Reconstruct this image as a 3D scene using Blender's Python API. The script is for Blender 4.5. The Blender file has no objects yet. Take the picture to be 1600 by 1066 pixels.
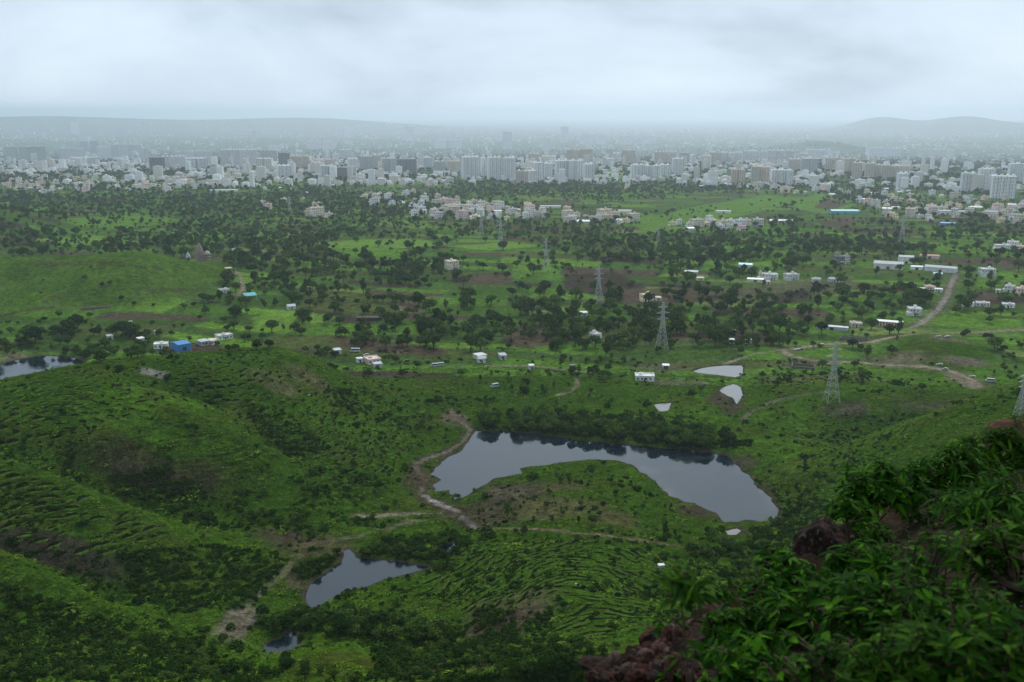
import bpy, bmesh, math, random
import numpy as np
from mathutils import Vector, Matrix, Euler
R = math.radians
random.seed(7); rng = np.random.default_rng(7)
S = bpy.context.scene
COL = S.collection

# ---------------------------------------------------------------- camera
FPX, CX, CY, CAMZ = 1500.0, 800.0, 533.0, 180.0
PITCH = math.atan((533 - 176) / FPX)
cam_d = bpy.data.cameras.new('camera')
cam = bpy.data.objects.new('camera', cam_d); COL.objects.link(cam)
cam.location = (0, 0, CAMZ); cam.rotation_euler = (math.pi/2 - PITCH, 0, 0)
cam_d.sensor_width = 36; cam_d.lens = 36 * FPX / 1600
cam_d.clip_start = 0.05; cam_d.clip_end = 90000
cam_d.dof.use_dof = True; cam_d.dof.focus_distance = 600; cam_d.dof.aperture_fstop = 3.4
S.camera = cam

# ---------------------------------------------------------------- light
SUN_AZ, SUN_EL = R(14), R(41)          # ahead of the camera, a little to the right, behind thick cloud
world = bpy.data.worlds.new('World'); S.world = world; world.use_nodes = True
wn, wl = world.node_tree.nodes, world.node_tree.links
wn.clear()
def N(nodes, t, **kw):
    n = nodes.new(t)
    for k, v in kw.items():
        if k in n.inputs.keys(): n.inputs[k].default_value = v
        else: setattr(n, k, v)
    return n
wo = N(wn, 'ShaderNodeOutputWorld')
bg_sky = N(wn, 'ShaderNodeBackground'); bg_sky.inputs['Strength'].default_value = 0.07
sky = N(wn, 'ShaderNodeTexSky'); sky.sky_type = 'NISHITA'; sky.sun_disc = False
sky.sun_elevation = SUN_EL; sky.sun_rotation = SUN_AZ; sky.air_density = 1.0; sky.dust_density = 2.0
wl.new(sky.outputs[0], bg_sky.inputs[0])
bg_cl = N(wn, 'ShaderNodeBackground'); bg_cl.inputs['Strength'].default_value = 0.66
tc = N(wn, 'ShaderNodeTexCoord')
sep = N(wn, 'ShaderNodeSeparateXYZ'); wl.new(tc.outputs['Generated'], sep.inputs[0])
zz = N(wn, 'ShaderNodeMath', operation='ABSOLUTE'); wl.new(sep.outputs['Z'], zz.inputs[0])
za = N(wn, 'ShaderNodeMath', operation='ADD'); wl.new(zz.outputs[0], za.inputs[0]); za.inputs[1].default_value = 0.38
def wdiv(a):
    d = N(wn, 'ShaderNodeMath', operation='DIVIDE'); wl.new(a, d.inputs[0]); wl.new(za.outputs[0], d.inputs[1]); return d.outputs[0]
cmb = N(wn, 'ShaderNodeCombineXYZ'); wl.new(wdiv(sep.outputs['X']), cmb.inputs[0]); wl.new(wdiv(sep.outputs['Y']), cmb.inputs[1])
# a flat cloud deck seen in perspective: two octaves of billows
n1 = N(wn, 'ShaderNodeTexNoise'); n1.inputs['Scale'].default_value = 1.15; n1.inputs['Detail'].default_value = 7; n1.inputs['Roughness'].default_value = .52; n1.inputs['Distortion'].default_value = .3
wl.new(cmb.outputs[0], n1.inputs['Vector'])
rmp = N(wn, 'ShaderNodeValToRGB'); wl.new(n1.outputs['Fac'], rmp.inputs[0])
e = rmp.color_ramp.elements
e[0].position = .34; e[0].color = (.36, .465, .58, 1)
e[1].position = .68; e[1].color = (.76, .89, 1.0, 1)
m_ = e.new(.50); m_.color = (.59, .725, .865, 1)
wl.new(rmp.outputs[0], bg_cl.inputs[0])
mixw = N(wn, 'ShaderNodeMixShader'); mixw.inputs[0].default_value = 0.93
wl.new(bg_sky.outputs[0], mixw.inputs[1]); wl.new(bg_cl.outputs[0], mixw.inputs[2]); wl.new(mixw.outputs[0], wo.inputs[0])

sun_d = bpy.data.lights.new('sun', 'SUN'); sun_d.energy = 1.5; sun_d.angle = R(14); sun_d.color = (1, .98, .95)
sun = bpy.data.objects.new('sun', sun_d); COL.objects.link(sun); sun.location = (0, 0, 400)
sdir = Vector((math.sin(SUN_AZ)*math.cos(SUN_EL), math.cos(SUN_AZ)*math.cos(SUN_EL), math.sin(SUN_EL)))
sun.rotation_euler = (-sdir).to_track_quat('-Z', 'Y').to_euler()

vs = S.view_settings; vs.view_transform = 'Standard'; vs.look = 'None'; vs.exposure = 0.74; vs.gamma = 1; vs.use_curve_mapping = False
S.cycles.use_denoising = True
S.cycles.max_bounces = 5; S.cycles.diffuse_bounces = 2; S.cycles.glossy_bounces = 2; S.cycles.volume_bounces = 1
S.cycles.transparent_max_bounces = 8; S.cycles.caustics_reflective = False; S.cycles.caustics_refractive = False

# ---------------------------------------------------------------- materials
def mat_new(name):
    m = bpy.data.materials.new(name); m.use_nodes = True
    nt = m.node_tree; nt.nodes.clear()
    o = nt.nodes.new('ShaderNodeOutputMaterial'); b = nt.nodes.new('ShaderNodeBsdfPrincipled')
    nt.links.new(b.outputs[0], o.inputs[0])
    return m, nt, b
def mat(name, col, rough=.8, var=.18, scale=3.0, spec=.3, bump=0.0, objvar=0.0, metallic=0.0):
    m, nt, b = mat_new(name); n, l = nt.nodes, nt.links
    g = n.new('ShaderNodeNewGeometry'); nz = n.new('ShaderNodeTexNoise'); nz.inputs['Scale'].default_value = scale; nz.inputs['Detail'].default_value = 4
    l.new(g.outputs['Position'], nz.inputs['Vector'])
    mr = n.new('ShaderNodeMapRange'); mr.inputs[1].default_value = .3; mr.inputs[2].default_value = .7
    mr.inputs[3].default_value = 1-var; mr.inputs[4].default_value = 1+var; l.new(nz.outputs['Fac'], mr.inputs[0])
    mx = n.new('ShaderNodeVectorMath'); mx.operation = 'SCALE'; mx.inputs[0].default_value = col; l.new(mr.outputs[0], mx.inputs['Scale'])
    out = mx.outputs[0]
    if objvar:
        oi = n.new('ShaderNodeObjectInfo'); r2 = n.new('ShaderNodeMapRange'); r2.inputs[3].default_value = 1-objvar; r2.inputs[4].default_value = 1+objvar
        l.new(oi.outputs['Random'], r2.inputs[0]); m2 = n.new('ShaderNodeVectorMath'); m2.operation = 'SCALE'
        l.new(out, m2.inputs[0]); l.new(r2.outputs[0], m2.inputs['Scale']); out = m2.outputs[0]
    l.new(out, b.inputs['Base Color'])
    b.inputs['Roughness'].default_value = rough; b.inputs['Specular IOR Level'].default_value = spec; b.inputs['Metallic'].default_value = metallic
    if bump:
        bp = n.new('ShaderNodeBump'); bp.inputs['Strength'].default_value = bump; bp.inputs['Distance'].default_value = .05
        l.new(nz.outputs['Fac'], bp.inputs['Height']); l.new(bp.outputs[0], b.inputs['Normal'])
    return m

def ground_material():
    m, nt, b = mat_new('ground_cover'); n, l = nt.nodes, nt.links
    at = n.new('ShaderNodeAttribute'); at.attribute_name = 'cover'
    g = n.new('ShaderNodeNewGeometry')
    def noise(sc, det=5, rough=.6):
        z = n.new('ShaderNodeTexNoise'); z.inputs['Scale'].default_value = sc; z.inputs['Detail'].default_value = det; z.inputs['Roughness'].default_value = rough
        l.new(g.outputs['Position'], z.inputs['Vector']); return z.outputs['Fac']
    def mrange(x, a, b_, c, d):
        r = n.new('ShaderNodeMapRange'); l.new(x, r.inputs[0])
        for i, v in zip((1, 2, 3, 4), (a, b_, c, d)): r.inputs[i].default_value = v
        return r.outputs[0]
    def scale(v, s):
        x = n.new('ShaderNodeVectorMath'); x.operation = 'SCALE'; l.new(v, x.inputs[0]); l.new(s, x.inputs['Scale']); return x.outputs[0]
    fine = noise(.9, 6, .7); mid = noise(.11, 5, .6); big = noise(.02, 4, .55)
    c = scale(at.outputs['Color'], mrange(fine, .3, .7, .35, 1.65)); c = scale(c, mrange(noise(.28, 4, .65), .35, .65, .6, 1.4))
    c = scale(c, mrange(mid, .3, .7, .72, 1.28))
    c = scale(c, mrange(big, .3, .7, .85, 1.15))
    # dry yellowish tufts among the grass
    mixc = n.new('ShaderNodeMix'); mixc.data_type = 'RGBA'; mixc.blend_type = 'MULTIPLY'
    l.new(mrange(noise(.35, 4, .6), .52, .7, 0, .8), mixc.inputs[0]); l.new(c, mixc.inputs[6]); mixc.inputs[7].default_value = (1.15, .82, .75, 1)
    l.new(mixc.outputs[2], b.inputs['Base Color'])
    b.inputs['Roughness'].default_value = 1.0; b.inputs['Specular IOR Level'].default_value = 0.0
    bp = n.new('ShaderNodeBump'); bp.inputs['Strength'].default_value = .9; bp.inputs['Distance'].default_value = .8
    l.new(fine, bp.inputs['Height']); l.new(bp.outputs[0], b.inputs['Normal'])
    return m
M_GROUND = ground_material()

def water_material(name, base):
    m, nt, b = mat_new(name); n, l = nt.nodes, nt.links
    b.inputs['Base Color'].default_value = (*base, 1); b.inputs['Roughness'].default_value = .03; b.inputs['IOR'].default_value = 1.6
    b.inputs['Specular IOR Level'].default_value = .5
    g = n.new('ShaderNodeNewGeometry'); z = n.new('ShaderNodeTexNoise'); z.inputs['Scale'].default_value = .8; z.inputs['Detail'].default_value = 3
    l.new(g.outputs['Position'], z.inputs['Vector'])
    z3 = n.new('ShaderNodeTexNoise'); z3.inputs['Scale'].default_value = .035; z3.inputs['Detail'].default_value = 4; z3.inputs['Distortion'].default_value = .6
    l.new(g.outputs['Position'], z3.inputs['Vector']); mr = n.new('ShaderNodeMapRange'); mr.inputs[1].default_value = .42; mr.inputs[2].default_value = .62; mr.inputs[3].default_value = .015; mr.inputs[4].default_value = .16
    l.new(z3.outputs['Fac'], mr.inputs[0]); l.new(mr.outputs[0], b.inputs['Roughness'])
    bp = n.new('ShaderNodeBump'); bp.inputs['Strength'].default_value = .06; bp.inputs['Distance'].default_value = .12
    l.new(z.outputs['Fac'], bp.inputs['Height']); l.new(bp.outputs[0], b.inputs['Normal'])
    return m
M_WATER = water_material('still_water', (.006, .014, .019)); M_PALE_WATER = water_material('pale_water', (.19, .18, .16))  # the second is a paler base colour for the small ponds

# ---------------------------------------------------------------- tagging helpers
def tag(o, label=None, cat=None, group=None, kind=None):
    if label: o['label'] = label
    if cat: o['category'] = cat
    if group: o['group'] = group
    if kind: o['kind'] = kind
    return o
def mesh_np(name, V, F, mats=None, smooth=False):
    """V (n,3); F list/array of faces (all same length if array)"""
    me = bpy.data.meshes.new(name)
    V = np.asarray(V, dtype=np.float32)
    if isinstance(F, np.ndarray):
        k = F.shape[1]; me.vertices.add(len(V)); me.vertices.foreach_set('co', V.ravel())
        me.loops.add(F.size); me.loops.foreach_set('vertex_index', F.ravel().astype(np.int32))
        me.polygons.add(len(F)); me.polygons.foreach_set('loop_start', np.arange(0, F.size, k, dtype=np.int32))
        me.update(calc_edges=True)
    else:
        me.from_pydata([tuple(map(float, v)) for v in V], [], F); me.update()
    if mats is not None:
        for m in (mats if isinstance(mats, (list, tuple)) else [mats]): me.materials.append(m)
    if smooth: me.polygons.foreach_set('use_smooth', np.ones(len(me.polygons), bool))
    return me
def link(name, data, parent=None, loc=None, rot=None, scale=None):
    o = bpy.data.objects.new(name, data); COL.objects.link(o)
    if parent is not None: o.parent = parent
    if loc is not None: o.location = loc
    if rot is not None: o.rotation_euler = rot
    if scale is not None: o.scale = scale
    return o

# ---------------------------------------------------------------- pixel -> place
cP, sP = math.cos(PITCH), math.sin(PITCH)
def ray(px, py):
    a, b = (px - CX) / FPX, (CY - py) / FPX
    return np.array([a, b*sP + cP, b*cP - sP])
def at_z(px, py, z):
    d = ray(px, py); t = (z - CAMZ) / d[2]
    return np.array([d[0]*t, d[1]*t])
def noise2(x, y, seed=0):
    """smooth value noise, period ~1"""
    xi, yi = np.floor(x).astype(np.int64), np.floor(y).astype(np.int64)
    fx, fy = x - xi, y - yi
    fx, fy = fx*fx*(3-2*fx), fy*fy*(3-2*fy)
    def h(a, b):
        v = (a * 374761393 + b * 668265263 + seed * 1442695041) & 0xffffffff
        v = ((v ^ (v >> 13)) * 1274126177) & 0xffffffff
        return ((v ^ (v >> 16)) & 0xffff) / 65535.0
    return (h(xi, yi)*(1-fx) + h(xi+1, yi)*fx)*(1-fy) + (h(xi, yi+1)*(1-fx) + h(xi+1, yi+1)*fx)*fy
def fbm(x, y, sc, seed=0, o=4):
    r, a, t = 0, 1.0, 0
    for k in range(o):
        r = r + a*noise2(x/sc*2**k + 17.3*k, y/sc*2**k - 9.1*k, seed+k); t += a; a *= .5
    return r/t
def sstep(a, b, x):
    t = np.clip((x-a)/(b-a), 0, 1); return t*t*(3-2*t)
def poly_sd(P, x, y):
    """signed distance to polygon P (neg inside)"""
    P = np.asarray(P); d = np.full(x.shape, 1e18); ins = np.zeros(x.shape, bool)
    for i in range(len(P)):
        a, b = P[i], P[(i+1) % len(P)]; e = b-a
        t = np.clip(((x-a[0])*e[0] + (y-a[1])*e[1]) / (e@e + 1e-9), 0, 1)
        d = np.minimum(d, (x-a[0]-t*e[0])**2 + (y-a[1]-t*e[1])**2)
        c = ((a[1] > y) != (b[1] > y)) & (x < (b[0]-a[0])*(y-a[1])/((b[1]-a[1]) if b[1] != a[1] else 1e-9) + a[0])
        ins ^= c
    d = np.sqrt(d); return np.where(ins, -d, d)
def line_d(P, x, y):
    """distance to polyline and param (0..1 along)"""
    P = np.asarray(P); d = np.full(x.shape, 1e18); tt = np.zeros(x.shape); n = len(P)-1
    for i in range(n):
        a, b = P[i], P[i+1]; e = b-a
        t = np.clip(((x-a[0])*e[0] + (y-a[1])*e[1]) / (e@e + 1e-9), 0, 1)
        q = (x-a[0]-t*e[0])**2 + (y-a[1]-t*e[1])**2
        tt = np.where(q < d, (i+t)/n, tt); d = np.minimum(d, q)
    return np.sqrt(d), tt

# ---------------------------------------------------------------- terrain heights
# heights (m) above the lake at places read off the photograph's ridges, gullies and flats
CTRL = [
 # left hill, its crest and right flank
 (0,598,44),(60,584,45),(130,570,46),(250,557,45),(330,549,43),(400,544,41),(450,546,38),(490,558,33),(520,575,26),(560,590,18),(600,610,11),
 (200,600,43),(60,640,42),(0,660,42),(330,590,40),(430,580,36),(480,600,28),(540,640,15),(600,660,9),(640,690,5),(650,740,3),(560,720,9),(600,760,5),
 # behind it: valley with the small pond
 (20,578,0.6),(100,572,0.6),(0,560,2),(150,560,2),(280,545,3),(350,535,3),(150,530,4),(50,540,4),(430,535,2),(520,555,2),
 # spur B and gully left of it
 (270,614,41),(330,636,35),(400,682,26),(450,722,17),(500,765,9),(345,618,33),(410,648,23),(470,690,15),(530,745,8),
 (150,690,36),(250,690,31),(330,740,21),(420,780,12),(490,800,6),
 # gully 2 and spur C
 (30,706,31),(110,728,25),(190,765,18),(270,800,11),(350,800,9),(420,815,7),
 (0,722,40),(45,732,38),(100,748,34),(160,775,28),(230,805,20),(270,828,15),(340,850,10),(420,870,7),
 (40,790,29),(120,830,22),(200,870,14),
 # gully 3 and spur D
 (20,846,24),(80,868,19),(150,906,13),(220,930,9),(300,930,8),(380,920,7),
 (0,858,31),(60,880,28),(120,914,22),(170,944,16),(225,962,11),
 (60,960,20),(150,990,15),(260,1000,11),(330,990,9),(20,1040,26),(120,1050,22),(250,1050,17),(340,1040,13),
 # valley floor and ponds
 (650,790,2),(600,830,3),(520,850,4),(470,900,6),(400,950,6.5),(380,1000,8),(440,1005,7.2),(550,890,4.4),(640,890,4.8),
 (640,850,5),(700,870,6),(600,840,5),(740,830,3),(700,790,1.5),
 # knoll at the bottom
 (470,1022,17),(540,1014,22),(620,1040,23),(560,1060,27),(700,1060,30),(430,1060,20),(650,1000,13),(560,985,9),(600,950,8),
 # central hill with trenches
 (890,725,1.2),(820,750,1.5),(880,770,6),(960,770,5),(900,830,11),(800,830,5),(1000,830,8),(1080,830,4),(740,880,8),(820,880,15),(900,890,18),(1000,890,15),(1080,890,9),
 (700,940,10),(780,940,20),(880,950,26),(980,950,24),(1060,960,25),(760,1000,20),(820,1010,30),(900,1020,36),(840,1060,40),(960,1060,48),
 # lake rim and right flank
 (1140,825,1.5),(1200,830,2),(1225,800,2),(1200,770,2),(1160,720,1.5),(1230,740,6),(1220,690,4),(1300,760,14),(1300,700,10),(1240,650,3),(1160,680,1.5),
 (1350,690,17),(1400,670,25),(1440,655,32),(1480,640,40),(1540,622,50),(1600,605,60),
 (1400,720,38),(1500,690,58),(1600,670,76),(1200,880,10),(1280,850,25),(1150,920,20),(1180,980,45),(1300,930,60),(1400,820,70),(1500,780,90),(1600,760,110),(1450,950,110),(1600,900,140),(1100,1040,60),(1250,1040,90),
 (1380,640,10),(1300,640,6),(1520,600,8),(1400,600,6),(1330,575,5),(1240,560,3),(1450,540,12),(1500,545,10),(1580,570,5),(1400,545,6),(1350,540,4),(1480,525,9),(1590,540,3),(1590,590,6),
 # plain beyond the dam
 (700,640,3),(760,655,2.2),(860,665,2.2),(960,675,2.2),(1060,685,2.2),(1130,690,2.2),(800,630,1.5),(900,630,1.5),(1000,630,1.5),(1100,640,1.5),(1180,620,2),
 (700,600,2.5),(850,585,3),(820,600,2),(1000,590,1.5),(620,580,3.5),(1150,580,1.5),
 # far left hill
 (0,402,35),(60,400,35),(110,398,36),(160,395,37),(220,391,38),(250,398,31),(300,408,20),(340,428,10),(200,430,25),(100,430,25),(40,440,20),(0,470,10),(120,460,14),(220,460,12),(300,450,8),(370,450,3),(150,490,5),(300,490,3),(30,500,4),
 (260,385,4),(150,385,3),(40,387,3),(340,400,4),
]
for yy in (400, 430, 460, 490, 515):
    for xx in (430, 560, 690, 820, 950, 1080, 1210, 1340, 1470, 1600):
        CTRL.append((xx, yy, 1.5))
_c = [(*at_z(px, py, z), z) for px, py, z in CTRL]
# the camera's own hill, in metres
_c += [(0,0,172),(25,5,176),(60,10,180),(-25,5,158),(-80,10,120),(-160,30,85),(-260,80,60),(0,30,146),(30,30,160),(70,40,165),(0,70,116),(60,80,130),(120,100,140),(-60,70,100),(0,120,82),(-80,130,65),(70,130,95),(140,150,110),(200,200,105),(0,180,50),(-100,190,38),(80,190,62),
       (-200,160,50),(-300,250,50),(-400,350,48),(300,260,95),(400,400,70),(-500,500,45),(-450,900,25),(-600,700,20),(500,700,10),(550,900,2),(250,320,60),(600,560,30)]
# the far side of each crest falls away
CREST = [[(0,598,44),(60,584,45),(130,570,46),(250,557,45),(330,549,43),(400,544,41),(450,546,38),(490,558,33),(520,575,26)],
 [(270,614,41),(330,636,35),(400,682,26),(440,712,19)], [(0,722,40),(45,732,38),(100,748,34),(160,775,28),(230,805,20)],
 [(0,858,31),(60,880,28),(120,914,22),(170,944,16)], [(1350,690,17),(1400,670,25),(1440,655,32),(1480,640,40),(1540,622,50),(1600,605,60)],
 [(60,400,35),(110,398,36),(160,395,37),(220,391,38)], [(470,1022,17),(540,1014,22),(620,1040,23)]]
for L_, (dd, dz, d2, dz2) in zip(CREST, [(40,16,75,38),(22,9,0,0),(20,11,0,0),(16,10,0,0),(40,16,80,34),(50,20,110,36),(14,9,0,0)]):
    for px, py, z in L_:
        q = at_z(px, py, z); D_ = np.hypot(*q)
        _c.append((*(q*(1+dd/D_)), max(z-dz, 2)))
        if d2: _c.append((*(q*(1+d2/D_)), max(z-dz2, 2)))
_c = np.array(_c)
def tps_fit(c, lam=.004):
    s = 100.0; X = c[:, :2]/s; n = len(X)
    d2 = ((X[:, None]-X[None])**2).sum(-1)
    K = .5*d2*np.log(d2+1e-12) + lam*np.eye(n)
    P = np.c_[np.ones(n), X]; A = np.block([[K, P], [P.T, np.zeros((3, 3))]])
    w = np.linalg.solve(A, np.r_[c[:, 2], 0, 0, 0]); return X, w[:n], w[n:], s
TX, TW, TA, TS = tps_fit(_c)
def tps(x, y):
    x, y = x/TS, y/TS; r = TA[0] + TA[1]*x + TA[2]*y
    for (a, b), w in zip(TX, TW):
        d2 = (x-a)**2 + (y-b)**2; r = r + w*.5*d2*np.log(d2+1e-12)
    return r

# water outlines, traced on the photograph and laid on each water's own level
WATERS = {
 'lake': (0.0, [(672,742),(690,722),(720,706),(733,690),(744,674),(790,675),(850,681),(920,690),(1000,697),(1070,704),(1136,712),(1146,724),(1170,742),(1182,762),(1205,778),(1216,796),(1214,812),(1190,815),(1165,812),(1140,820),(1120,802),(1085,786),(1045,775),(1030,760),(1010,742),(990,727),(960,719),(920,718),(880,723),(845,728),(812,732),(816,740),(790,745),(770,748),(752,760),(738,768),(722,778),(710,781),(703,766),(680,768),(676,758),(690,750)]),
 'upper_pond': (4.0, [(538,860),(546,858),(556,872),(580,874),(620,878),(650,883),(672,886),(640,896),(600,905),(575,916),(552,922),(530,930),(512,940),(494,950),(484,948),(478,930),(486,912),(505,900),(524,884),(535,876)]),
 'stream_pool': (7.0, [(424,1003),(440,998),(452,985),(464,990),(466,1005),(458,1020),(436,1023),(418,1020),(412,1010)]),
 'valley_pond': (0.0, [(0,572),(12,566),(60,556),(90,557),(120,560),(135,568),(140,585),(60,600),(0,600)]),
 'farm_pond': (0.9, [(1082,580),(1100,575),(1124,572),(1159,571),(1160,585),(1150,590),(1120,586),(1092,583)]),
 'flooded_field': (0.9, [(1128,606),(1146,600),(1158,606),(1160,618),(1152,632),(1146,622),(1126,613)]),
 'side_pool': (0.9, [(1022,632),(1048,630),(1044,642),(1030,644)]),
 'shore_puddle': (1.0, [(1134,830),(1150,826),(1158,829),(1150,836),(1138,836)]),
 'rock_pool': (6.0, [(690,856),(708,848),(716,852),(704,866),(692,868)]),
}
WPOLY = {k: np.array([at_z(px, py, z) for px, py in P]) for k, (z, P) in WATERS.items()}
def wiggle(P, amp, n=4, seed=1):
    """resample an outline with small irregular bays"""
    out = []; rr = np.random.default_rng(seed)
    for i in range(len(P)):
        a, b = P[i], P[(i+1) % len(P)]; k = max(1, int(np.hypot(*(b-a))/n))
        for j in range(k): out.append(a + (b-a)*j/k + rr.normal(0, amp, 2)*(0 if j == 0 else 1))
    return np.array(out)
WPOLY = {k: wiggle(P, .35 if k not in ('lake',) else .7, 4, i) for i, (k, P) in enumerate(WPOLY.items())}

def far_bumps(x, y):
    z = 0*x
    def bump(px, py, zb, h, wx, wy, rot=0):
        c = at_z(px, py, zb); dx, dy = x-c[0], y-c[1]
        return h*np.exp(-(dx/wx)**2-(dy/wy)**2)
    z = z + bump(-60, 352, 0, 30, 160, 120)                      # green hill at the left edge
    z = z + bump(1285, 220, -110, 88, 400, 700) + bump(1200, 221, -110, 34, 1000, 600) # hill before the far suburbs
    z = z + bump(1480, 262, 0, 22, 420, 260) + bump(1250, 236, 0, 14, 500, 300)
    return z
def far_hills(x, y, r):
    az = np.degrees(np.arctan2(x, y))
    def g(c, w, h, d, dw): return h*np.exp(-((az-c)/w)**2)*np.exp(-((r-d)/dw)**2)
    z = g(20.5, 2.0, 292, 24000, 2500) + g(24.6, 2.2, 296, 24000, 2500) + g(31, 4, 280, 24000, 2500)
    z = z + g(-25, 7, 300, 24000, 2500) + g(-12, 7, 270, 24000, 2500) + g(-36, 6, 300, 24000, 2500) + g(40, 6, 290, 22500, 2800)
    return z*(.95+.1*fbm(x, y, 2200, 31))
LEDGE_AZ = np.array([930, 1050, 1150, 1230, 1330, 1450, 1600, 1900])
def base_h(x, y):
    r = np.hypot(x, y)
    w = 1 - sstep(1250, 1750, r)
    w = w*(1-sstep(650, 1000, np.abs(x)))
    h = np.zeros_like(x); k = w > 0
    h[k] = tps(x[k], y[k])
    h = h*w + 1.5*(1-w) - 22*sstep(1200, 3200, r) - 200*sstep(2600, 10500, r)
    h = h + far_bumps(x, y) + far_hills(x, y, r)
    far = sstep(900, 1500, r)
    hill = np.clip(h/15, .15, 1)*(1-far) * sstep(20, 120, r)
    h = h + hill*((fbm(x, y, 60, 3)-.5)*7 + (fbm(x, y, 14, 5)-.5)*2.2)
    h = h + far*(fbm(x, y, 400, 9)-.5)*4*(1-sstep(3000, 5000, r))
    return h
def carve(h, x, y):
    for k, P in WPOLY.items():
        z = WATERS[k][0]
        mn, mx = P.min(0)-40, P.max(0)+40
        m = (x > mn[0]) & (x < mx[0]) & (y > mn[1]) & (y < mx[1])
        if not m.any(): continue
        d = poly_sd(P, x[m], y[m]); hh = h[m]; reach = 22 if k in ('lake', 'upper_pond', 'valley_pond') else 7
        shore = z + .25 + np.clip(d, 0, None)*.12
        t = sstep(0, reach, d)
        hh = np.where(d < 0, z - .25 + np.maximum(d*.35, -2.5), shore*(1-t) + np.maximum(hh, z+.3)*t)
        # a crisp cut bank at the waterline
        hh = np.where((d >= 0) & (d < .5), z + .1 + d*.3, hh)
        h[m] = np.where(d < reach, hh, h[m])
    return h
# polar sheet round the viewpoint: fine where the photograph sees it, coarse beyond
_az_in = np.linspace(-30.5, 30.5, 660)
_az = np.r_[np.linspace(-180, -62, 24, endpoint=False), np.linspace(-62, -30.5, 60, endpoint=False), _az_in, np.linspace(30.5, 62, 60)[1:], np.linspace(62, 180, 25)[1:]]
AZ = np.radians(_az)
RR = np.r_[np.linspace(.4, 14, 70, endpoint=False), np.geomspace(14, 190, 70, endpoint=False), np.linspace(190, 520, 430, endpoint=False), np.linspace(520, 800, 170, endpoint=False), np.geomspace(800, 2600, 170, endpoint=False), np.geomspace(2600, 9000, 60, endpoint=False), np.geomspace(9000, 29000, 48, endpoint=False), np.geomspace(29000, 60000, 8)]
GA, GR = np.meshgrid(AZ, RR, indexing='ij')
GX, GY = GR*np.sin(GA), GR*np.cos(GA)
GZ = carve(base_h(GX, GY), GX, GY)
NA, NR = GX.shape

# the stony ledge the bushes grow on: its outer lip (pixel, distance) read off the photograph
LIP = [(700,1250,3.2),(850,1110,4.2),(925,1060,5.0),(1000,1020,5.6),(1075,975,6.2),(1150,935,6.8),(1215,895,7.6),(1280,855,8.6),(1340,812,10),(1420,770,12),(1500,735,14),(1600,690,17),(1760,660,20),(2100,640,22)]
_la = np.array([math.atan2(ray(px, py)[0], ray(px, py)[1]) for px, py, d in LIP])
_lr = np.array([d for *_, d in LIP])
_lz = np.array([CAMZ + ray(px, py)[2]/np.hypot(*ray(px, py)[:2])*d for px, py, d in LIP])
lipr = np.interp(AZ, _la, _lr); lipz = np.interp(AZ, _la, _lz)
lipr = np.where(AZ < _la[0], np.interp(AZ, [-math.pi, _la[0]], [2.5, _lr[0]]), lipr)
_wig = 1 + .10*(fbm(AZ*40, AZ*0, 1.0, 51)-.5); lipr = lipr*_wig
for i in range(NA):
    t = np.clip((RR-1.0)/(lipr[i]-1.0), 0, 1)
    led = (CAMZ-1.65)*(1-t) + lipz[i]*t
    led = led + (fbm(GX[i], GY[i], 1.2, 52)-.5)*.35*sstep(.5, 2, RR)
    beyond = np.clip(RR-lipr[i], 0, None)
    led = led - beyond*1.6 - sstep(0, 1.0, beyond)*.8
    GZ[i] = np.where(RR < 60, np.maximum(np.minimum(GZ[i], np.where(RR <= lipr[i], led, np.maximum(led, GZ[i]-0))), led), GZ[i])
    GZ[i] = np.where(RR <= lipr[i], led, np.where(RR < 60, np.minimum(np.maximum(GZ[i], led), CAMZ-1.65-RR*.05), GZ[i]))
# keep the sightlines of the photograph clear of the camera's own hill
_mask = (GR > lipr[:, None]) & (GR < 230)
GZ = np.where(_mask & (np.abs(GA) < .62), np.minimum(GZ, CAMZ - 1.2 - GR*np.where(GA < .14, .70, np.interp(GA, [.14, .3, .5], [.70, .52, .42]))), GZ)

def ground_z(x, y):
    x = np.atleast_1d(np.asarray(x, float)); y = np.atleast_1d(np.asarray(y, float))
    a, r = np.arctan2(x, y), np.hypot(x, y)
    fi = np.clip(np.interp(a, AZ, np.arange(NA)), 0, NA-1.001); fj = np.clip(np.interp(r, RR, np.arange(NR)), 0, NR-1.001)
    i, j = fi.astype(int), fj.astype(int); u, v = fi-i, fj-j
    return (GZ[i, j]*(1-u)+GZ[i+1, j]*u)*(1-v) + (GZ[i, j+1]*(1-u)+GZ[i+1, j+1]*u)*v
def gp(px, py, rmin=60):
    """the place on the ground that a pixel of the photograph shows"""
    d = ray(px, py); h = math.hypot(d[0], d[1]); a = math.atan2(d[0], d[1])
    fi = float(np.interp(a, AZ, np.arange(NA))); i = min(int(fi), NA-2); u = fi-i
    col = GZ[i]*(1-u) + GZ[i+1]*u
    rz = CAMZ + RR*d[2]/h
    k = np.nonzero((col >= rz) & (RR > rmin))[0]
    if len(k) == 0: r = 9000.0
    else:
        k = k[0]; f0, f1 = rz[k-1]-col[k-1], col[k]-rz[k]; r = RR[k-1] + (RR[k]-RR[k-1])*max(0, f0)/(max(0, f0)+f1+1e-9)
    x, y = r*d[0]/h, r*d[1]/h
    return np.array([x, y, float(ground_z(x, y)[0])])
def gp2(px, py): return gp(px, py)[:2]
def project(x, y, z):
    dx, dy, dz = x, y, z-CAMZ
    w = dy*cP - dz*sP; u = dy*sP + dz*cP
    return CX + FPX*dx/w, CY - FPX*u/w, w
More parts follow.
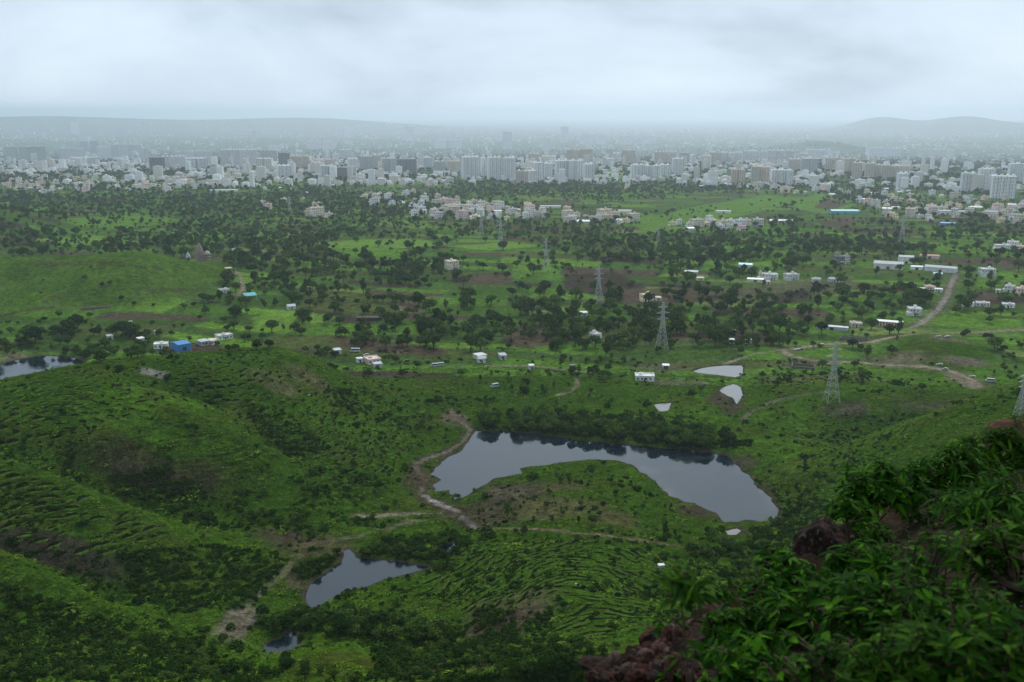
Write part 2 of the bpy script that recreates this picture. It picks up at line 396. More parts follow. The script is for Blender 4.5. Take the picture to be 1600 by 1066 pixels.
# ---------------------------------------------------------------- ground cover (base colours) and contour trenches
C_HILL = np.array([.029, .066, .0065]); C_LUSH = np.array([.055, .122, .009]); C_OLIVE = np.array([.046, .058, .011])
C_SOIL = np.array([.055, .041, .029]); C_TRACK = np.array([.125, .108, .083]); C_MUD = np.array([.050, .040, .029]); C_DRY = np.array([.075, .070, .030])
C_ROCK = np.array([.13, .085, .065])
PXG, PYG, _w = project(GX, GY, GZ)
cov = np.empty(GX.shape + (3,)); 
def mixc(mask, col):
    global cov
    cov = cov*(1-mask[..., None]) + np.asarray(col)*mask[..., None]
n_big = fbm(GX, GY, 90, 11); n_mid = fbm(GX, GY, 22, 12); n_sm = fbm(GX, GY, 6, 13)
cov[:] = C_HILL
mixc(sstep(.5, .75, n_big)*.7, C_LUSH); mixc(sstep(.52, .72, n_mid)*.55, C_OLIVE)
mixc((sstep(760, 860, GR)*sstep(4, 9, GZ)*(GR < 2500))*(.55+.45*sstep(.4, .6, n_mid)), (.060, .108, .015))
def blur_(a, n):
    for _ in range(n):
        a = (a + np.roll(a, 1, 0) + np.roll(a, -1, 0))/3; a = (a + np.roll(a, 1, 1) + np.roll(a, -1, 1))/3
    return a
# fields of the plain: strips of crop, stubble and ploughed earth
th = R(-9); fu = GX*math.cos(th)+GY*math.sin(th); fv = -GX*math.sin(th)+GY*math.cos(th)
fu = fu + (fbm(GX, GY, 200, 21)-.5)*60; fv = fv + (fbm(GX, GY, 260, 22)-.5)*90
def hsh(a, b, s):
    v = (a.astype(np.int64)*73856093 ^ b.astype(np.int64)*19349663 ^ s*83492791) & 0xffffff
    v = (v*1103515245 + 12345) & 0x7fffffff; return ((v >> 8) & 0xffff)/65535.0
FH = 44.0; row = np.floor(fv/FH); ru = fu + hsh(row, row*0, 3)*300; wid = 55 + hsh(row, row*0, 4)*75
colu = np.floor(ru/wid); ty = hsh(row, colu, 5); sub = hsh(row, colu, 6)
fvr = fv/FH-row; fur = ru/wid-colu
split = (sub > .55) & (fvr > .5); ty = np.where(split, hsh(row, colu, 8), ty)
edge = np.minimum(np.minimum(fvr, 1-fvr)*FH, np.minimum(fur, 1-fur)*wid)
pal = np.array([[.095,.185,.022],[.07,.145,.018],[.052,.105,.016],[.042,.080,.015],[.065,.085,.022],[.075,.056,.038],[.050,.037,.028],[.12,.17,.04]])
pidx = np.searchsorted([.15,.34,.54,.70,.82,.91,.965], ty)
fld = pal[np.clip(pidx, 0, 7)]
plain = sstep(520, 640, GR)*(1-sstep(4, 9, GZ))
plain = np.maximum(plain, sstep(1250, 1500, GR)*(1-sstep(14, 22, GZ)))
plain = np.where((GR < 640) & (PYG > 520) & (PXG > 560), plain*sstep(590, 540, PYG), plain)
cov = cov*(1-plain[..., None]) + fld*plain[..., None]
mixc(plain*(1-sstep(1.5, 4, edge))*.8, (.05, .085, .028))
farw = sstep(2600, 4200, GR); mixc(farw*.75, (.05, .075, .04))
mixc(sstep(.45, .7, fbm(GX, GY, 500, 41))*farw*.5, (.10, .13, .06))
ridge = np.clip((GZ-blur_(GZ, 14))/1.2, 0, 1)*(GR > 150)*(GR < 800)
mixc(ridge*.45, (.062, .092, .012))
# single fields that stand out
def field(pts, col, soft=4, amt=.92):
    P = np.array([gp2(*p) for p in pts]); mn, mx = P.min(0)-30, P.max(0)+30
    m = (GX > mn[0]) & (GX < mx[0]) & (GY > mn[1]) & (GY < mx[1])
    k = np.zeros(GX.shape); k[m] = sstep(soft, -soft, poly_sd(P, GX[m], GY[m]) + (n_sm[m]-.5)*6)*amt
    mixc(k, col)
BR, DK, GRN, LIM = (.075,.055,.038), (.042,.031,.024), (.085,.17,.02), (.115,.21,.03)
for pts, c in [
 ([(880,430),(960,425),(1010,450),(1000,470),(880,455)], DK), ([(960,452),(1120,448),(1150,470),(980,478)], BR),
 ([(1090,455),(1250,440),(1330,432),(1340,450),(1180,475)], (.085,.085,.045)), ([(470,485),(520,488),(590,498),(580,508),(480,500)], DK),
 ([(510,528),(600,532),(700,545),(690,560),(540,545)], BR), ([(610,472),(650,470),(665,488),(630,490)], (.12,.09,.06)),
 ([(1205,460),(1260,452),(1270,470),(1210,475)], DK), ([(700,430),(800,425),(800,445),(710,446)], BR),
 ([(500,378),(640,372),(700,380),(640,388),(510,388)], LIM), ([(520,390),(600,385),(650,392),(560,402)], GRN), ([(700,385),(800,378),(860,384),(760,392)], LIM),
 ([(1010,340),(1100,320),(1200,305),(1260,312),(1130,345),(1040,352)], GRN), ([(900,300),(1000,292),(1100,295),(1000,306),(920,308)], GRN),
 ([(1280,300),(1340,320),(1290,335),(1230,322)], GRN), ([(930,268),(976,265),(980,276),(935,278)], LIM), ([(985,345),(1020,335),(1060,355),(1010,365)], GRN),
 ([(90,345),(200,330),(290,345),(180,360)], GRN), ([(40,375),(120,368),(230,378),(150,385)], LIM), ([(1440,380),(1560,385),(1590,398),(1470,395)], GRN),
 ([(1000,500),(1080,490),(1090,500),(1010,510)], GRN), ([(870,480),(920,475),(925,488),(880,492)], LIM), ([(1040,400),(1130,395),(1160,402),(1060,410)], (.09,.15,.035)),
 ([(395,495),(450,485),(530,495),(470,515),(400,510)], LIM), ([(1070,640),(1100,630),(1150,640),(1140,660),(1080,663)], (.05,.115,.010)),
 ([(1520,430),(1600,420),(1600,445),(1530,450)], GRN), ([(1510,455),(1560,452),(1555,468),(1515,470)], BR), ([(1280,345),(1330,340),(1335,352),(1285,356)], BR),
 ([(1290,310),(1330,318),(1300,328),(1270,325)], BR), ([(1390,500),(1500,490),(1600,500),(1600,520),(1480,510)], GRN), ([(790,510),(860,505),(900,530),(830,545),(790,540)], BR),
 ([(1130,606),(1150,600),(1165,640),(1140,650),(1100,625)], C_MUD),
]: field(pts, c)
# tracks, streams of stony ground, bare banks
TRACKS = {}
def track(name, pts, w, col=C_TRACK, amt=.95, rag=.5, verge=None):
    P = np.array([gp2(*p) for p in pts]); TRACKS[name] = P
    mn, mx = P.min(0)-w*6, P.max(0)+w*6
    m = (GX > mn[0]) & (GX < mx[0]) & (GY > mn[1]) & (GY < mx[1])
    d, t = line_d(P, GX[m], GY[m]); d = d + (n_sm[m]-.5)*w*rag*2
    if verge is not None:
        k = np.zeros(GX.shape); k[m] = sstep(w*2.6, w*.8, d)*.6; mixc(k, verge)
    k = np.zeros(GX.shape); k[m] = sstep(w*.75, w*.35, d)*amt
    mixc(k, col)
track('lake track', [(704,640),(716,655),(735,672),(725,690),(700,706),(668,716),(648,726),(655,740),(664,755),(655,770),(672,785),(700,795),(715,805)], 2.1, C_TRACK, verge=C_SOIL)
track('stony stream', [(664,775),(690,788),(712,797),(730,812),(742,824)], 3.2, (.22,.20,.18), rag=1.2, verge=C_MUD)
track('valley path', [(560,806),(600,806),(640,803),(690,802)], 2.2, (.20,.18,.13), .6, rag=1.5, verge=C_DRY)
track('valley path 2', [(715,805),(640,815),(570,835),(480,850),(470,870),(450,885),(400,935),(370,955)], 3.0, (.12,.11,.07), .6, rag=1.3)
track('bend track', [(1600,515),(1500,520),(1360,535),(1290,538),(1240,545),(1222,547),(1235,556),(1270,563),(1330,566),(1400,571),(1450,574),(1490,581),(1515,592),(1528,602)], 4.6, (.21,.175,.13), .95, .3, verge=(.10,.09,.05))
track('parking', [(1490,588),(1510,598),(1525,606)], 9, (.17,.14,.10), .9)
track('town road', [(1425,512),(1440,505),(1465,485),(1480,462),(1486,445),(1494,428)], 4.6, (.19,.165,.14), .95, .25, verge=(.09,.09,.05))
track('farm road', [(830,490),(880,482),(925,470),(960,465)], 4, (.20,.17,.13), .85, .4)
track('village path', [(760,572),(830,572),(880,578),(925,582)], 2.6, (.20,.165,.12), .85, .5)
track('loop path', [(900,592),(902,602),(893,612),(870,618)], 2.4, (.17,.13,.10), .8, .5)
track('east lane', [(1130,570),(1180,553),(1222,547)], 3, (.19,.17,.12), .8, .4)
track('temple lane', [(360,420),(376,432),(380,450),(372,462),(350,455)], 4, (.19,.15,.11), .85, .5)
track('hill terrace path', [(760,825),(820,826),(900,833),(980,842),(1060,853),(1110,862)], 2.0, (.12,.085,.06), .85, .7)
track('scar', [(1160,655),(1180,640),(1215,625),(1250,618),(1300,612)], 2.6, (.13,.11,.09), .75, 1.0)
track('ditch', [(1360,596),(1420,592),(1460,590)], 2, C_SOIL, .8, 1.0)
track('hill bank', [(60,412),(120,415),(200,418),(260,424)], 4, C_SOIL, .7, .8); track('hill bank 2', [(215,460),(260,455),(315,452)], 4, C_SOIL, .8, .8)
track('hill bank 3', [(0,492),(40,486),(80,480)], 5, C_SOIL, .9, .8); track('hill bank 4', [(70,470),(90,462),(112,462)], 4, C_SOIL, .8, .8)
def patch(px, py, rx, ry, col, amt=.85, seed=0):
    c = gp(px, py); k = np.exp(-((GX-c[0])/rx)**4-((GY-c[1])/ry)**4)
    mixc(np.clip(k*(.4+1.2*fbm(GX, GY, rx*.5, 60+seed)), 0, 1)*amt, col)
for i, a in enumerate([(810,768,16,14,C_MUD),(770,800,16,16,C_SOIL),(790,770,10,8,(.10,.08,.06)),(840,790,12,10,C_DRY),(1160,722,7,10,C_MUD),(1195,770,5,8,C_MUD),(1090,800,10,8,C_SOIL),
   (655,750,8,14,C_SOIL),(710,655,8,10,(.12,.09,.07)),(470,845,16,10,C_SOIL),(500,860,14,8,C_DRY),(440,835,12,5,C_SOIL),(250,740,30,9,(.045,.042,.018)),(240,752,22,6,(.04,.032,.02)),(60,850,26,8,(.035,.028,.02)),(110,870,26,8,(.03,.026,.018)),
   (480,590,14,10,(.08,.075,.035)),(430,600,14,8,(.09,.085,.04)),(240,583,7,4,(.22,.2,.18)),(800,950,14,16,(.07,.06,.035)),(780,980,12,10,C_SOIL),(1400,560,20,14,(.13,.11,.08)),(1510,565,16,10,(.11,.09,.07)),
   (1320,640,14,8,(.07,.06,.04)),(1450,635,22,8,(.06,.055,.035)),(1480,530,18,10,(.11,.10,.06)),(1250,570,14,10,(.085,.085,.05)),(1040,575,24,8,(.10,.08,.055)),(1060,598,20,7,(.10,.085,.06)),(30,560,18,10,(.12,.10,.07)),(85,572,12,6,(.10,.08,.05)),
   (880,760,12,8,C_DRY),(900,790,14,10,C_DRY),(960,810,10,10,C_DRY),(860,800,14,10,C_DRY),(480,905,8,10,C_SOIL),(370,975,6,14,(.14,.11,.09)),(560,1030,14,8,C_OLIVE),(700,1040,16,8,C_DRY)]):
    patch(*a, seed=i)
# wet muddy rims of the water
for k, P in WPOLY.items():
    mn, mx = P.min(0)-14, P.max(0)+14
    m = (GX > mn[0]) & (GX < mx[0]) & (GY > mn[1]) & (GY < mx[1])
    kk = np.zeros(GX.shape); kk[m] = sstep(3.2, .4, poly_sd(P, GX[m], GY[m]) + (n_sm[m]-.5)*5)*.85
    mixc(kk, C_MUD)
# contour trenches dug along the slopes
gxn, gyn = np.gradient(GZ, axis=0), np.gradient(GZ, axis=1)
ZS = base_h(GX[:, :], GY[:, :]) if False else GZ.copy()
def blur(a, n):
    for _ in range(n):
        a = (a + np.roll(a, 1, 0) + np.roll(a, -1, 0))/3; a = (a + np.roll(a, 1, 1) + np.roll(a, -1, 1))/3
    return a
ZS = blur(GZ, 5)
def zone(pts, soft=12):
    P = np.array([gp2(*p) for p in pts]); return sstep(soft, -soft, poly_sd(P, GX, GY))
near = (GR < 640) & (GR > 190)
TZ = np.zeros(GX.shape); LZ = np.zeros(GX.shape)
TZ = np.maximum(TZ, zone([(5,604),(130,578),(260,564),(420,552),(480,580),(380,610),(400,660),(330,640),(270,640),(180,690),(0,690)]))
TZ = np.maximum(TZ, zone([(0,740),(100,760),(160,790),(200,830),(120,850),(0,830)])*.9)
LZ = np.maximum(LZ, zone([(150,700),(280,640),(400,700),(440,760),(300,770),(200,740)]))
LZ = np.maximum(LZ, zone([(60,900),(180,970),(330,990),(180,1010),(0,990),(0,900)]))
LZ = np.maximum(LZ, zone([(480,620),(600,640),(640,700),(560,760),(470,720)])*.6)
TZ = np.maximum(TZ, zone([(740,845),(900,842),(1080,880),(1060,940),(940,1000),(760,1000),(690,930),(600,930),(640,905)]))
TZ = np.where(near, TZ, 0); LZ = np.where(near, LZ, 0)
slope = np.hypot(*np.gradient(ZS, 1.0)[:0] or (0, 0)) if False else None
def trench(Z, dh, seg, seed, wid):
    ph = Z/dh + (fbm(GX, GY, 30, seed)-.5)*1.2
    k = np.floor(ph); t = ph-k
    # position along the contour ~ horizontal angle-ish coordinate, staggered per line
    s = (GX*.93 + GY*.35)/seg + hsh(k, k*0, seed)*7.0
    on = sstep(.42, .55, noise2(s, k*3.7, seed+1))
    cut = np.exp(-((t-.5)/wid)**2); bank = np.exp(-((t-.5+wid*1.9)/(wid*.9))**2)
    return cut*on, bank*on
CZ = np.where(near, zone([(740,845),(900,842),(1080,880),(1060,940),(940,1000),(760,1000),(690,930),(600,930),(640,905)]), 0)
TZ = np.clip(TZ-CZ, 0, 1)
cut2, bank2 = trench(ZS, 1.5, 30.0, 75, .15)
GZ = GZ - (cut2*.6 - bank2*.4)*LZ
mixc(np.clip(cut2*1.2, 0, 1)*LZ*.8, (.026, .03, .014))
# red stony earth of the ledge
led_m = np.where(GR < lipr[:, None]+6, 1.0, 0.0)*(GR < 40)
mixc(led_m, (.022, .017, .012)); mixc(led_m*sstep(.45, .7, fbm(GX, GY, .8, 80))*(GA < .17), (.07, .035, .025))
mixc(((GR > lipr[:, None]+6) & (GR < 150)).astype(float), (.05, .10, .02))

# the sheet itself
idx = np.arange(NA*NR).reshape(NA, NR)
ii = np.arange(NA); jj = (ii+1)
a_, b_, c_, d_ = idx[:-1, :-1], idx[1:, :-1], idx[1:, 1:], idx[:-1, 1:]
F = np.stack([a_, d_, c_, b_], -1).reshape(-1, 4)
V = np.stack([GX, GY, GZ], -1).reshape(-1, 3)
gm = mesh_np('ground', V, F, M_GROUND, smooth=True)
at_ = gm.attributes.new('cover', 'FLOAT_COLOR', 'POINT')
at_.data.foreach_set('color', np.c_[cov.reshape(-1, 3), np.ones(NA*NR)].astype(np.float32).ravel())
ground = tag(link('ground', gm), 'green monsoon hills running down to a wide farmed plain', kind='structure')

# contour trenches: short dark strips of soil and painted pit shade with a bank of spoil on the downhill side, laid in rows along the slopes
def blurg(x, y, e=4.0):
    return (ground_z(x+e, y)-ground_z(x-e, y))/(2*e), (ground_z(x, y+e)-ground_z(x, y-e))/(2*e)
def trenches(name, pts, n, dh, L0, L1, mind, seed, label):
    rr = np.random.default_rng(seed); P = np.array(pts, float); q = rr.uniform(P.min(0), P.max(0), (n*14, 2)); q = q[poly_sd(P, q[:, 0], q[:, 1]) < 0]
    W = np.array([gp(*t) for t in q]); W = W[(fbm(W[:, 0], W[:, 1], 40, seed) > .36)]
    zb = ground_z(W[:, 0], W[:, 1]); gx, gy = blurg(W[:, 0], W[:, 1]); sl = np.hypot(gx, gy); dhl = np.clip(sl*5.5, .5, 2.2)
    ok = (np.abs(((zb/dh) % 1)-.5) < np.where(sl > .1, .16, .5)) & (sl > .03); W, gx, gy, sl = W[ok], gx[ok], gy[ok], sl[ok]
    keep = []; cell = {}
    for i in range(len(W)):
        k = (int(W[i, 0]//mind), int(W[i, 1]//mind)); bad = False
        for a in (-1, 0, 1):
            for b in (-1, 0, 1):
                for j in cell.get((k[0]+a, k[1]+b), ()):
                    if (W[i, 0]-W[j, 0])**2+(W[i, 1]-W[j, 1])**2 < mind**2: bad = True
        if not bad: cell.setdefault(k, []).append(i); keep.append(i)
        if len(keep) >= n: break
    V, F, MI = [], [], []
    for i in keep:
        d = np.array([-gx[i], -gy[i]])/(sl[i]+1e-6); t = np.array([-d[1], d[0]]); L = rr.uniform(L0, L1)*1.3; w = rr.uniform(1.1, 1.9); hb = rr.uniform(.3, .6); a = rr.normal(0, .12); t = t*math.cos(a)+d*math.sin(a); d = np.array([t[1], -t[0]]) if (np.array([t[1], -t[0]])@d) > 0 else np.array([-t[1], t[0]])
        K = 7; b0 = len(V)
        for k in range(K):
            u = -1+2*k/(K-1); e = math.sqrt(max(0, 1-u*u)); bend = .25*L*.1*u*u; c = W[i, :2]+t*u*L/2+d*(bend+rr.normal(0, .07))
            for off, lift in ((-w*1.0*e-.02, .06), (-w*.35*e, .03), (w*.05*e+.02, .07), (w*.3*e+.04, hb*e+.07), (w*.75*e+.08, -.06)):
                p = c+d*off; V.append((p[0], p[1], lift))
        for k in range(K-1):
            for m in range(4):
                a0 = b0+k*5+m; F.append((a0, a0+5, a0+6, a0+1)); MI.append(0 if m < 2 else 1)
    V = np.array(V); V[:, 2] += ground_z(V[:, 0], V[:, 1]); F = np.array(F)
    me = mesh_np(name, V, F, [M_PIT, M_BANK], True); me.polygons.foreach_set('material_index', np.array(MI, np.int32))
    tag(link(name, me), label, kind='stuff')
M_PIT = mat('trench_soil_shade', (.010, .010, .005), .95, .4, .8, 0.0); M_BANK = mat('trench_bank_grass', (.042, .085, .008), .95, .45, .7, 0.05)  # pit colour holds dark soil plus the shade of a dug hollow
trenches('hilltop_trenches', [(5,604),(130,578),(260,564),(420,552),(480,580),(400,605),(420,660),(330,650),(270,660),(180,690),(0,695)], 900, 1.3, 2.6, 5.5, 4.2, 501, 'rows of short planting trenches over the big hill')
trenches('spur_trenches', [(0,738),(100,755),(170,785),(260,835),(180,870),(60,850),(0,830)], 260, 1.6, 3, 7, 3.8, 502, 'rows of long planting trenches over the grassy spur')
trenches('peninsula_trenches', [(740,845),(900,840),(1080,875),(1060,940),(960,1000),(760,1000),(690,930),(600,925),(660,900)], 620, 1.1, 2.6, 6.0, 3.1, 503, 'rows of short planting trenches over the hill by the lake')
trenches('flank_trenches', [(470,610),(600,640),(640,700),(600,770),(480,740),(440,690)], 300, 1.5, 2.2, 4.5, 4.0, 504, 'scattered planting trenches on the flank above the lake track')
trenches('right_slope_trenches', [(1240,650),(1340,650),(1440,660),(1330,720),(1250,740)], 160, 1.5, 2.5, 6, 4.5, 505, 'scattered planting trenches on the slope beside the lake')
# water sheets
for k, P in WPOLY.items():
    z = WATERS[k][0]
    c = P.mean(0)
    bm = bmesh.new()
    # outline pushed 1 m into the banks, so the ground makes the shoreline
    nrm = np.roll(P, -1, 0)-np.roll(P, 1, 0); nrm = np.c_[nrm[:, 1], -nrm[:, 0]]/(np.linalg.norm(nrm, axis=1)[:, None]+1e-9)
    area = .5*np.sum(P[:, 0]*np.roll(P[:, 1], -1)-np.roll(P[:, 0], -1)*P[:, 1])
    Q = P + nrm*(1.0 if area > 0 else -1.0)*.9
    vs_ = [bm.verts.new((float(q[0]), float(q[1]), z)) for q in Q]
    ed = [bm.edges.new((vs_[i], vs_[(i+1) % len(vs_)])) for i in range(len(vs_))]
    bmesh.ops.triangle_fill(bm, edges=ed, use_beauty=True)
    bmesh.ops.recalc_face_normals(bm, faces=bm.faces[:])
    for f_ in bm.faces:
        if f_.normal.z < 0: f_.normal_flip()
    me = bpy.data.meshes.new(k); bm.to_mesh(me); bm.free(); me.materials.append(M_PALE_WATER if k in ('farm_pond', 'flooded_field', 'side_pool', 'shore_puddle') else M_WATER)
    o = link(k, me); o['kind'] = 'structure'

# hazy monsoon air
bm = bmesh.new(); bmesh.ops.create_cube(bm, size=1)
me = bpy.data.meshes.new('haze'); bm.to_mesh(me); bm.free()
mh = bpy.data.materials.new('haze'); mh.use_nodes = True; nt = mh.node_tree; nt.nodes.clear()
o_ = nt.nodes.new('ShaderNodeOutputMaterial'); pv = nt.nodes.new('ShaderNodeVolumePrincipled'); nt.links.new(pv.outputs[0], o_.inputs['Volume'])
HAZE_D = 0.000066
pv.inputs['Color'].default_value = (.80, .91, 1, 1); pv.inputs['Density'].default_value = HAZE_D; pv.inputs['Anisotropy'].default_value = .6
mh.cycles.homogeneous_volume = True
me.materials.append(mh)
haze = tag(link('haze', me, loc=(0, 0, 30), scale=(124000, 124000, 580)), 'pale blue monsoon haze over the plain', kind='stuff')
# ---------------------------------------------------------------- vegetation
def foliage_mat(name, c1, c2, trans=.15):
    m, nt, b = mat_new(name); n, l = nt.nodes, nt.links
    oi = n.new('ShaderNodeObjectInfo'); g = n.new('ShaderNodeNewGeometry')
    mx = n.new('ShaderNodeMix'); mx.data_type = 'RGBA'; mx.inputs[6].default_value = (*c1, 1); mx.inputs[7].default_value = (*c2, 1)
    l.new(oi.outputs['Random'], mx.inputs[0])
    r = n.new('ShaderNodeMapRange'); r.inputs[3].default_value = .65; r.inputs[4].default_value = 1.35; l.new(g.outputs['Random Per Island'], r.inputs[0])
    s = n.new('ShaderNodeVectorMath'); s.operation = 'SCALE'; l.new(mx.outputs[2], s.inputs[0]); l.new(r.outputs[0], s.inputs['Scale'])
    l.new(s.outputs[0], b.inputs['Base Color']); b.inputs['Roughness'].default_value = .9; b.inputs['Specular IOR Level'].default_value = .02
    return m
M_CROWN = foliage_mat('tree_leaves', (.014, .040, .008), (.075, .125, .020))
M_SHRUB = foliage_mat('shrub_leaves', (.014, .036, .006), (.036, .076, .009))
M_BARK = mat('bark', (.07, .055, .04), .9, .25, 6)
def leaf_cloud(lobes, n, size, rr, inner=.25):
    """quads spread over lobed blobs; lobes: (x,y,z,r)"""
    L = np.array(lobes); w = L[:, 3]**2; pick = rr.choice(len(L), n, p=w/w.sum())
    d = rr.normal(size=(n, 3)); d /= np.linalg.norm(d, axis=1)[:, None]
    d[:, 2] = np.where((d[:, 2] < -.3) & (rr.random(n) < .6), -d[:, 2], d[:, 2])
    rad = L[pick, 3]*np.where(rr.random(n) < inner, rr.uniform(.3, .8, n), rr.uniform(.78, 1.12, n))
    c = L[pick, :3] + d*rad[:, None]*np.array([1, 1, .85])
    nrm = d*.9 + rr.normal(size=(n, 3))*.55 + np.array([0, 0, .25]); nrm /= np.linalg.norm(nrm, axis=1)[:, None]
    u = np.cross(nrm, rr.normal(size=(n, 3))); u /= np.linalg.norm(u, axis=1)[:, None]; v = np.cross(nrm, u)
    s = size*rr.uniform(.6, 1.4, n)[:, None]
    a = c-u*s; b = c+v*s*.7+nrm*s*.15; e = c+u*s; f = c-v*s*.7+nrm*s*.15
    V = np.stack([a, b, e, f], 1).reshape(-1, 3); F = np.arange(4*n).reshape(n, 4)
    return V, F
def trunk_mesh(name, h, r, forks, rr):
    V, F = [], []
    def limb(p, q, r0, r1, k=6):
        p, q = np.array(p, float), np.array(q, float); t = q-p; t /= np.linalg.norm(t)
        u = np.cross(t, [.3, .9, .1]); u /= np.linalg.norm(u); v = np.cross(t, u); b = len(V)
        for c, rd in ((p, r0), (q, r1)):
            for i in range(k):
                a = 2*math.pi*i/k; V.append(c + (u*math.cos(a)+v*math.sin(a))*rd)
        for i in range(k): F.append((b+i, b+(i+1) % k, b+k+(i+1) % k, b+k+i))
    mid = np.array([rr.normal(0, .1), rr.normal(0, .1), h*.45])
    limb((0, 0, -.4), mid, r*1.25, r*.85)
    for fx in forks: limb(mid, fx, r*.7, r*.25)
    return mesh_np(name, np.array(V), F, M_BARK)
TREES = []
def make_tree_proto(kind, seed):
    rr = np.random.default_rng(seed)
    if kind == 'round':   # broad spreading crown, ~7 m wide, 6.5 m tall
        lobes = [(0, 0, 3.9, 1.9)] + [(rr.uniform(1.1, 2.0)*math.cos(a), rr.uniform(1.1, 2.0)*math.sin(a), rr.uniform(2.7, 4.6), rr.uniform(1.0, 1.6)) for a in np.linspace(0, 6.28, 7)[:-1]+rr.uniform(0, 1)]
        n, s, th, tr = 620, .38, 3.6, .22
    elif kind == 'tall':
        lobes = [(rr.normal(0, .4), rr.normal(0, .4), z, r) for z, r in ((2.6, 1.2), (4.0, 1.6), (5.4, 1.4), (6.6, .9))] + [(1.2, .3, 4.2, 1.0), (-1.1, -.5, 4.9, 1.0)]
        n, s, th, tr = 560, .36, 4.5, .18
    elif kind == 'sparse':
        lobes = [(rr.uniform(.6, 1.5)*math.cos(a), rr.uniform(.6, 1.5)*math.sin(a), rr.uniform(2.2, 4.4), rr.uniform(.6, 1.0)) for a in np.linspace(0, 6.28, 7)[:-1]]
        n, s, th, tr = 260, .30, 2.6, .12
    V, F = leaf_cloud(lobes, n, s, rr)
    crown = mesh_np('crown_'+kind, V, F, M_CROWN)
    forks = [np.array(l[:3])*np.array([.8, .8, .95]) for l in lobes[:5]]
    trunk = trunk_mesh('trunk_'+kind, th, tr, forks, rr)
    return crown, trunk
for k, kind in enumerate(['round']*5+['tall']*3+['sparse']*3): TREES.append((kind,)+make_tree_proto(kind, 100+k))
SHRUBS = []
for k in range(6):
    rr = np.random.default_rng(200+k)
    lobes = [(rr.normal(0, .55), rr.normal(0, .55), rr.uniform(.25, .75), rr.uniform(.4, .75)) for _ in range(6)]
    V, F = leaf_cloud(lobes, 240, .2, rr); 
    stems = trunk_mesh('stem', .5, .05, [np.array(l[:3]) for l in lobes[:4]], rr)
    SHRUBS.append((mesh_np('shrub_foliage', V, F, M_SHRUB), stems))

def scatter(name, pts, rot, sc, idx, meshes, label):
    """one uncountable mass: points that carry copies of a few plants"""
    coll = bpy.data.collections.new(name+'_kinds')
    for i, ms in enumerate(meshes):
        ob = bpy.data.objects.new('%s_kind_%02d' % (name, i), ms); coll.objects.link(ob)
    me = bpy.data.meshes.new(name); me.vertices.add(len(pts)); me.vertices.foreach_set('co', np.asarray(pts, np.float32).ravel())
    for an, ty, d in (('rz', 'FLOAT', rot), ('sc', 'FLOAT', sc), ('ix', 'INT', idx)):
        at = me.attributes.new(an, ty, 'POINT'); at.data.foreach_set('value', np.asarray(d, np.float32 if ty == 'FLOAT' else np.int32))
    o = link(name, me); tag(o, label, kind='stuff')
    ng = bpy.data.node_groups.new(name, 'GeometryNodeTree')
    ng.interface.new_socket('Geometry', in_out='INPUT', socket_type='NodeSocketGeometry'); ng.interface.new_socket('Geometry', in_out='OUTPUT', socket_type='NodeSocketGeometry')
    n, l = ng.nodes, ng.links
    gi, go = n.new('NodeGroupInput'), n.new('NodeGroupOutput')
    ip = n.new('GeometryNodeInstanceOnPoints'); ci = n.new('GeometryNodeCollectionInfo')
    ci.inputs['Collection'].default_value = coll; ci.inputs['Separate Children'].default_value = True; ci.inputs['Reset Children'].default_value = True
    def na(an, ty):
        a = n.new('GeometryNodeInputNamedAttribute'); a.data_type = ty; a.inputs['Name'].default_value = an; return a.outputs[0]
    cb = n.new('ShaderNodeCombineXYZ'); l.new(na('rz', 'FLOAT'), cb.inputs[2])
    l.new(gi.outputs[0], ip.inputs['Points']); l.new(ci.outputs[0], ip.inputs['Instance']); ip.inputs['Pick Instance'].default_value = True
    l.new(na('ix', 'INT'), ip.inputs['Instance Index']); l.new(cb.outputs[0], ip.inputs['Rotation']); l.new(na('sc', 'FLOAT'), ip.inputs['Scale'])
    l.new(ip.outputs[0], go.inputs[0])
    md = o.modifiers.new('plants', 'NODES'); md.node_group = ng
    return o

# ---- where things must stay clear of trees: water, tracks, and (filled in later) buildings
CLEAR = []          # (x, y, radius)
def wet(x, y, pad=1.0):
    r = np.zeros(x.shape, bool)
    for k, P in WPOLY.items():
        mn, mx = P.min(0)-pad-1, P.max(0)+pad+1; m = (x > mn[0]) & (x < mx[0]) & (y > mn[1]) & (y < mx[1])
        if m.any(): r[m] |= poly_sd(P, x[m], y[m]) < pad
    return r
def on_track(x, y, pad=3.0):
    r = np.zeros(x.shape, bool)
    for k, P in TRACKS.items():
        if 'hill bank' in k or k in ('ditch', 'scar'): continue
        mn, mx = P.min(0)-pad, P.max(0)+pad; m = (x > mn[0]) & (x < mx[0]) & (y > mn[1]) & (y < mx[1])
        if m.any(): r[m] |= line_d(P, x[m], y[m])[0] < pad*(2.2 if k == 'town road' else 1)
    return r
def near_clear(x, y):
    r = np.zeros(x.shape, bool)
    for cx, cy, cr in CLEAR:
        r |= (x-cx)**2+(y-cy)**2 < cr*cr
    return r
GXp, GYp = None, None
def in_px_poly(pts, px, py): return poly_sd(np.array(pts, float), px, py) < 0

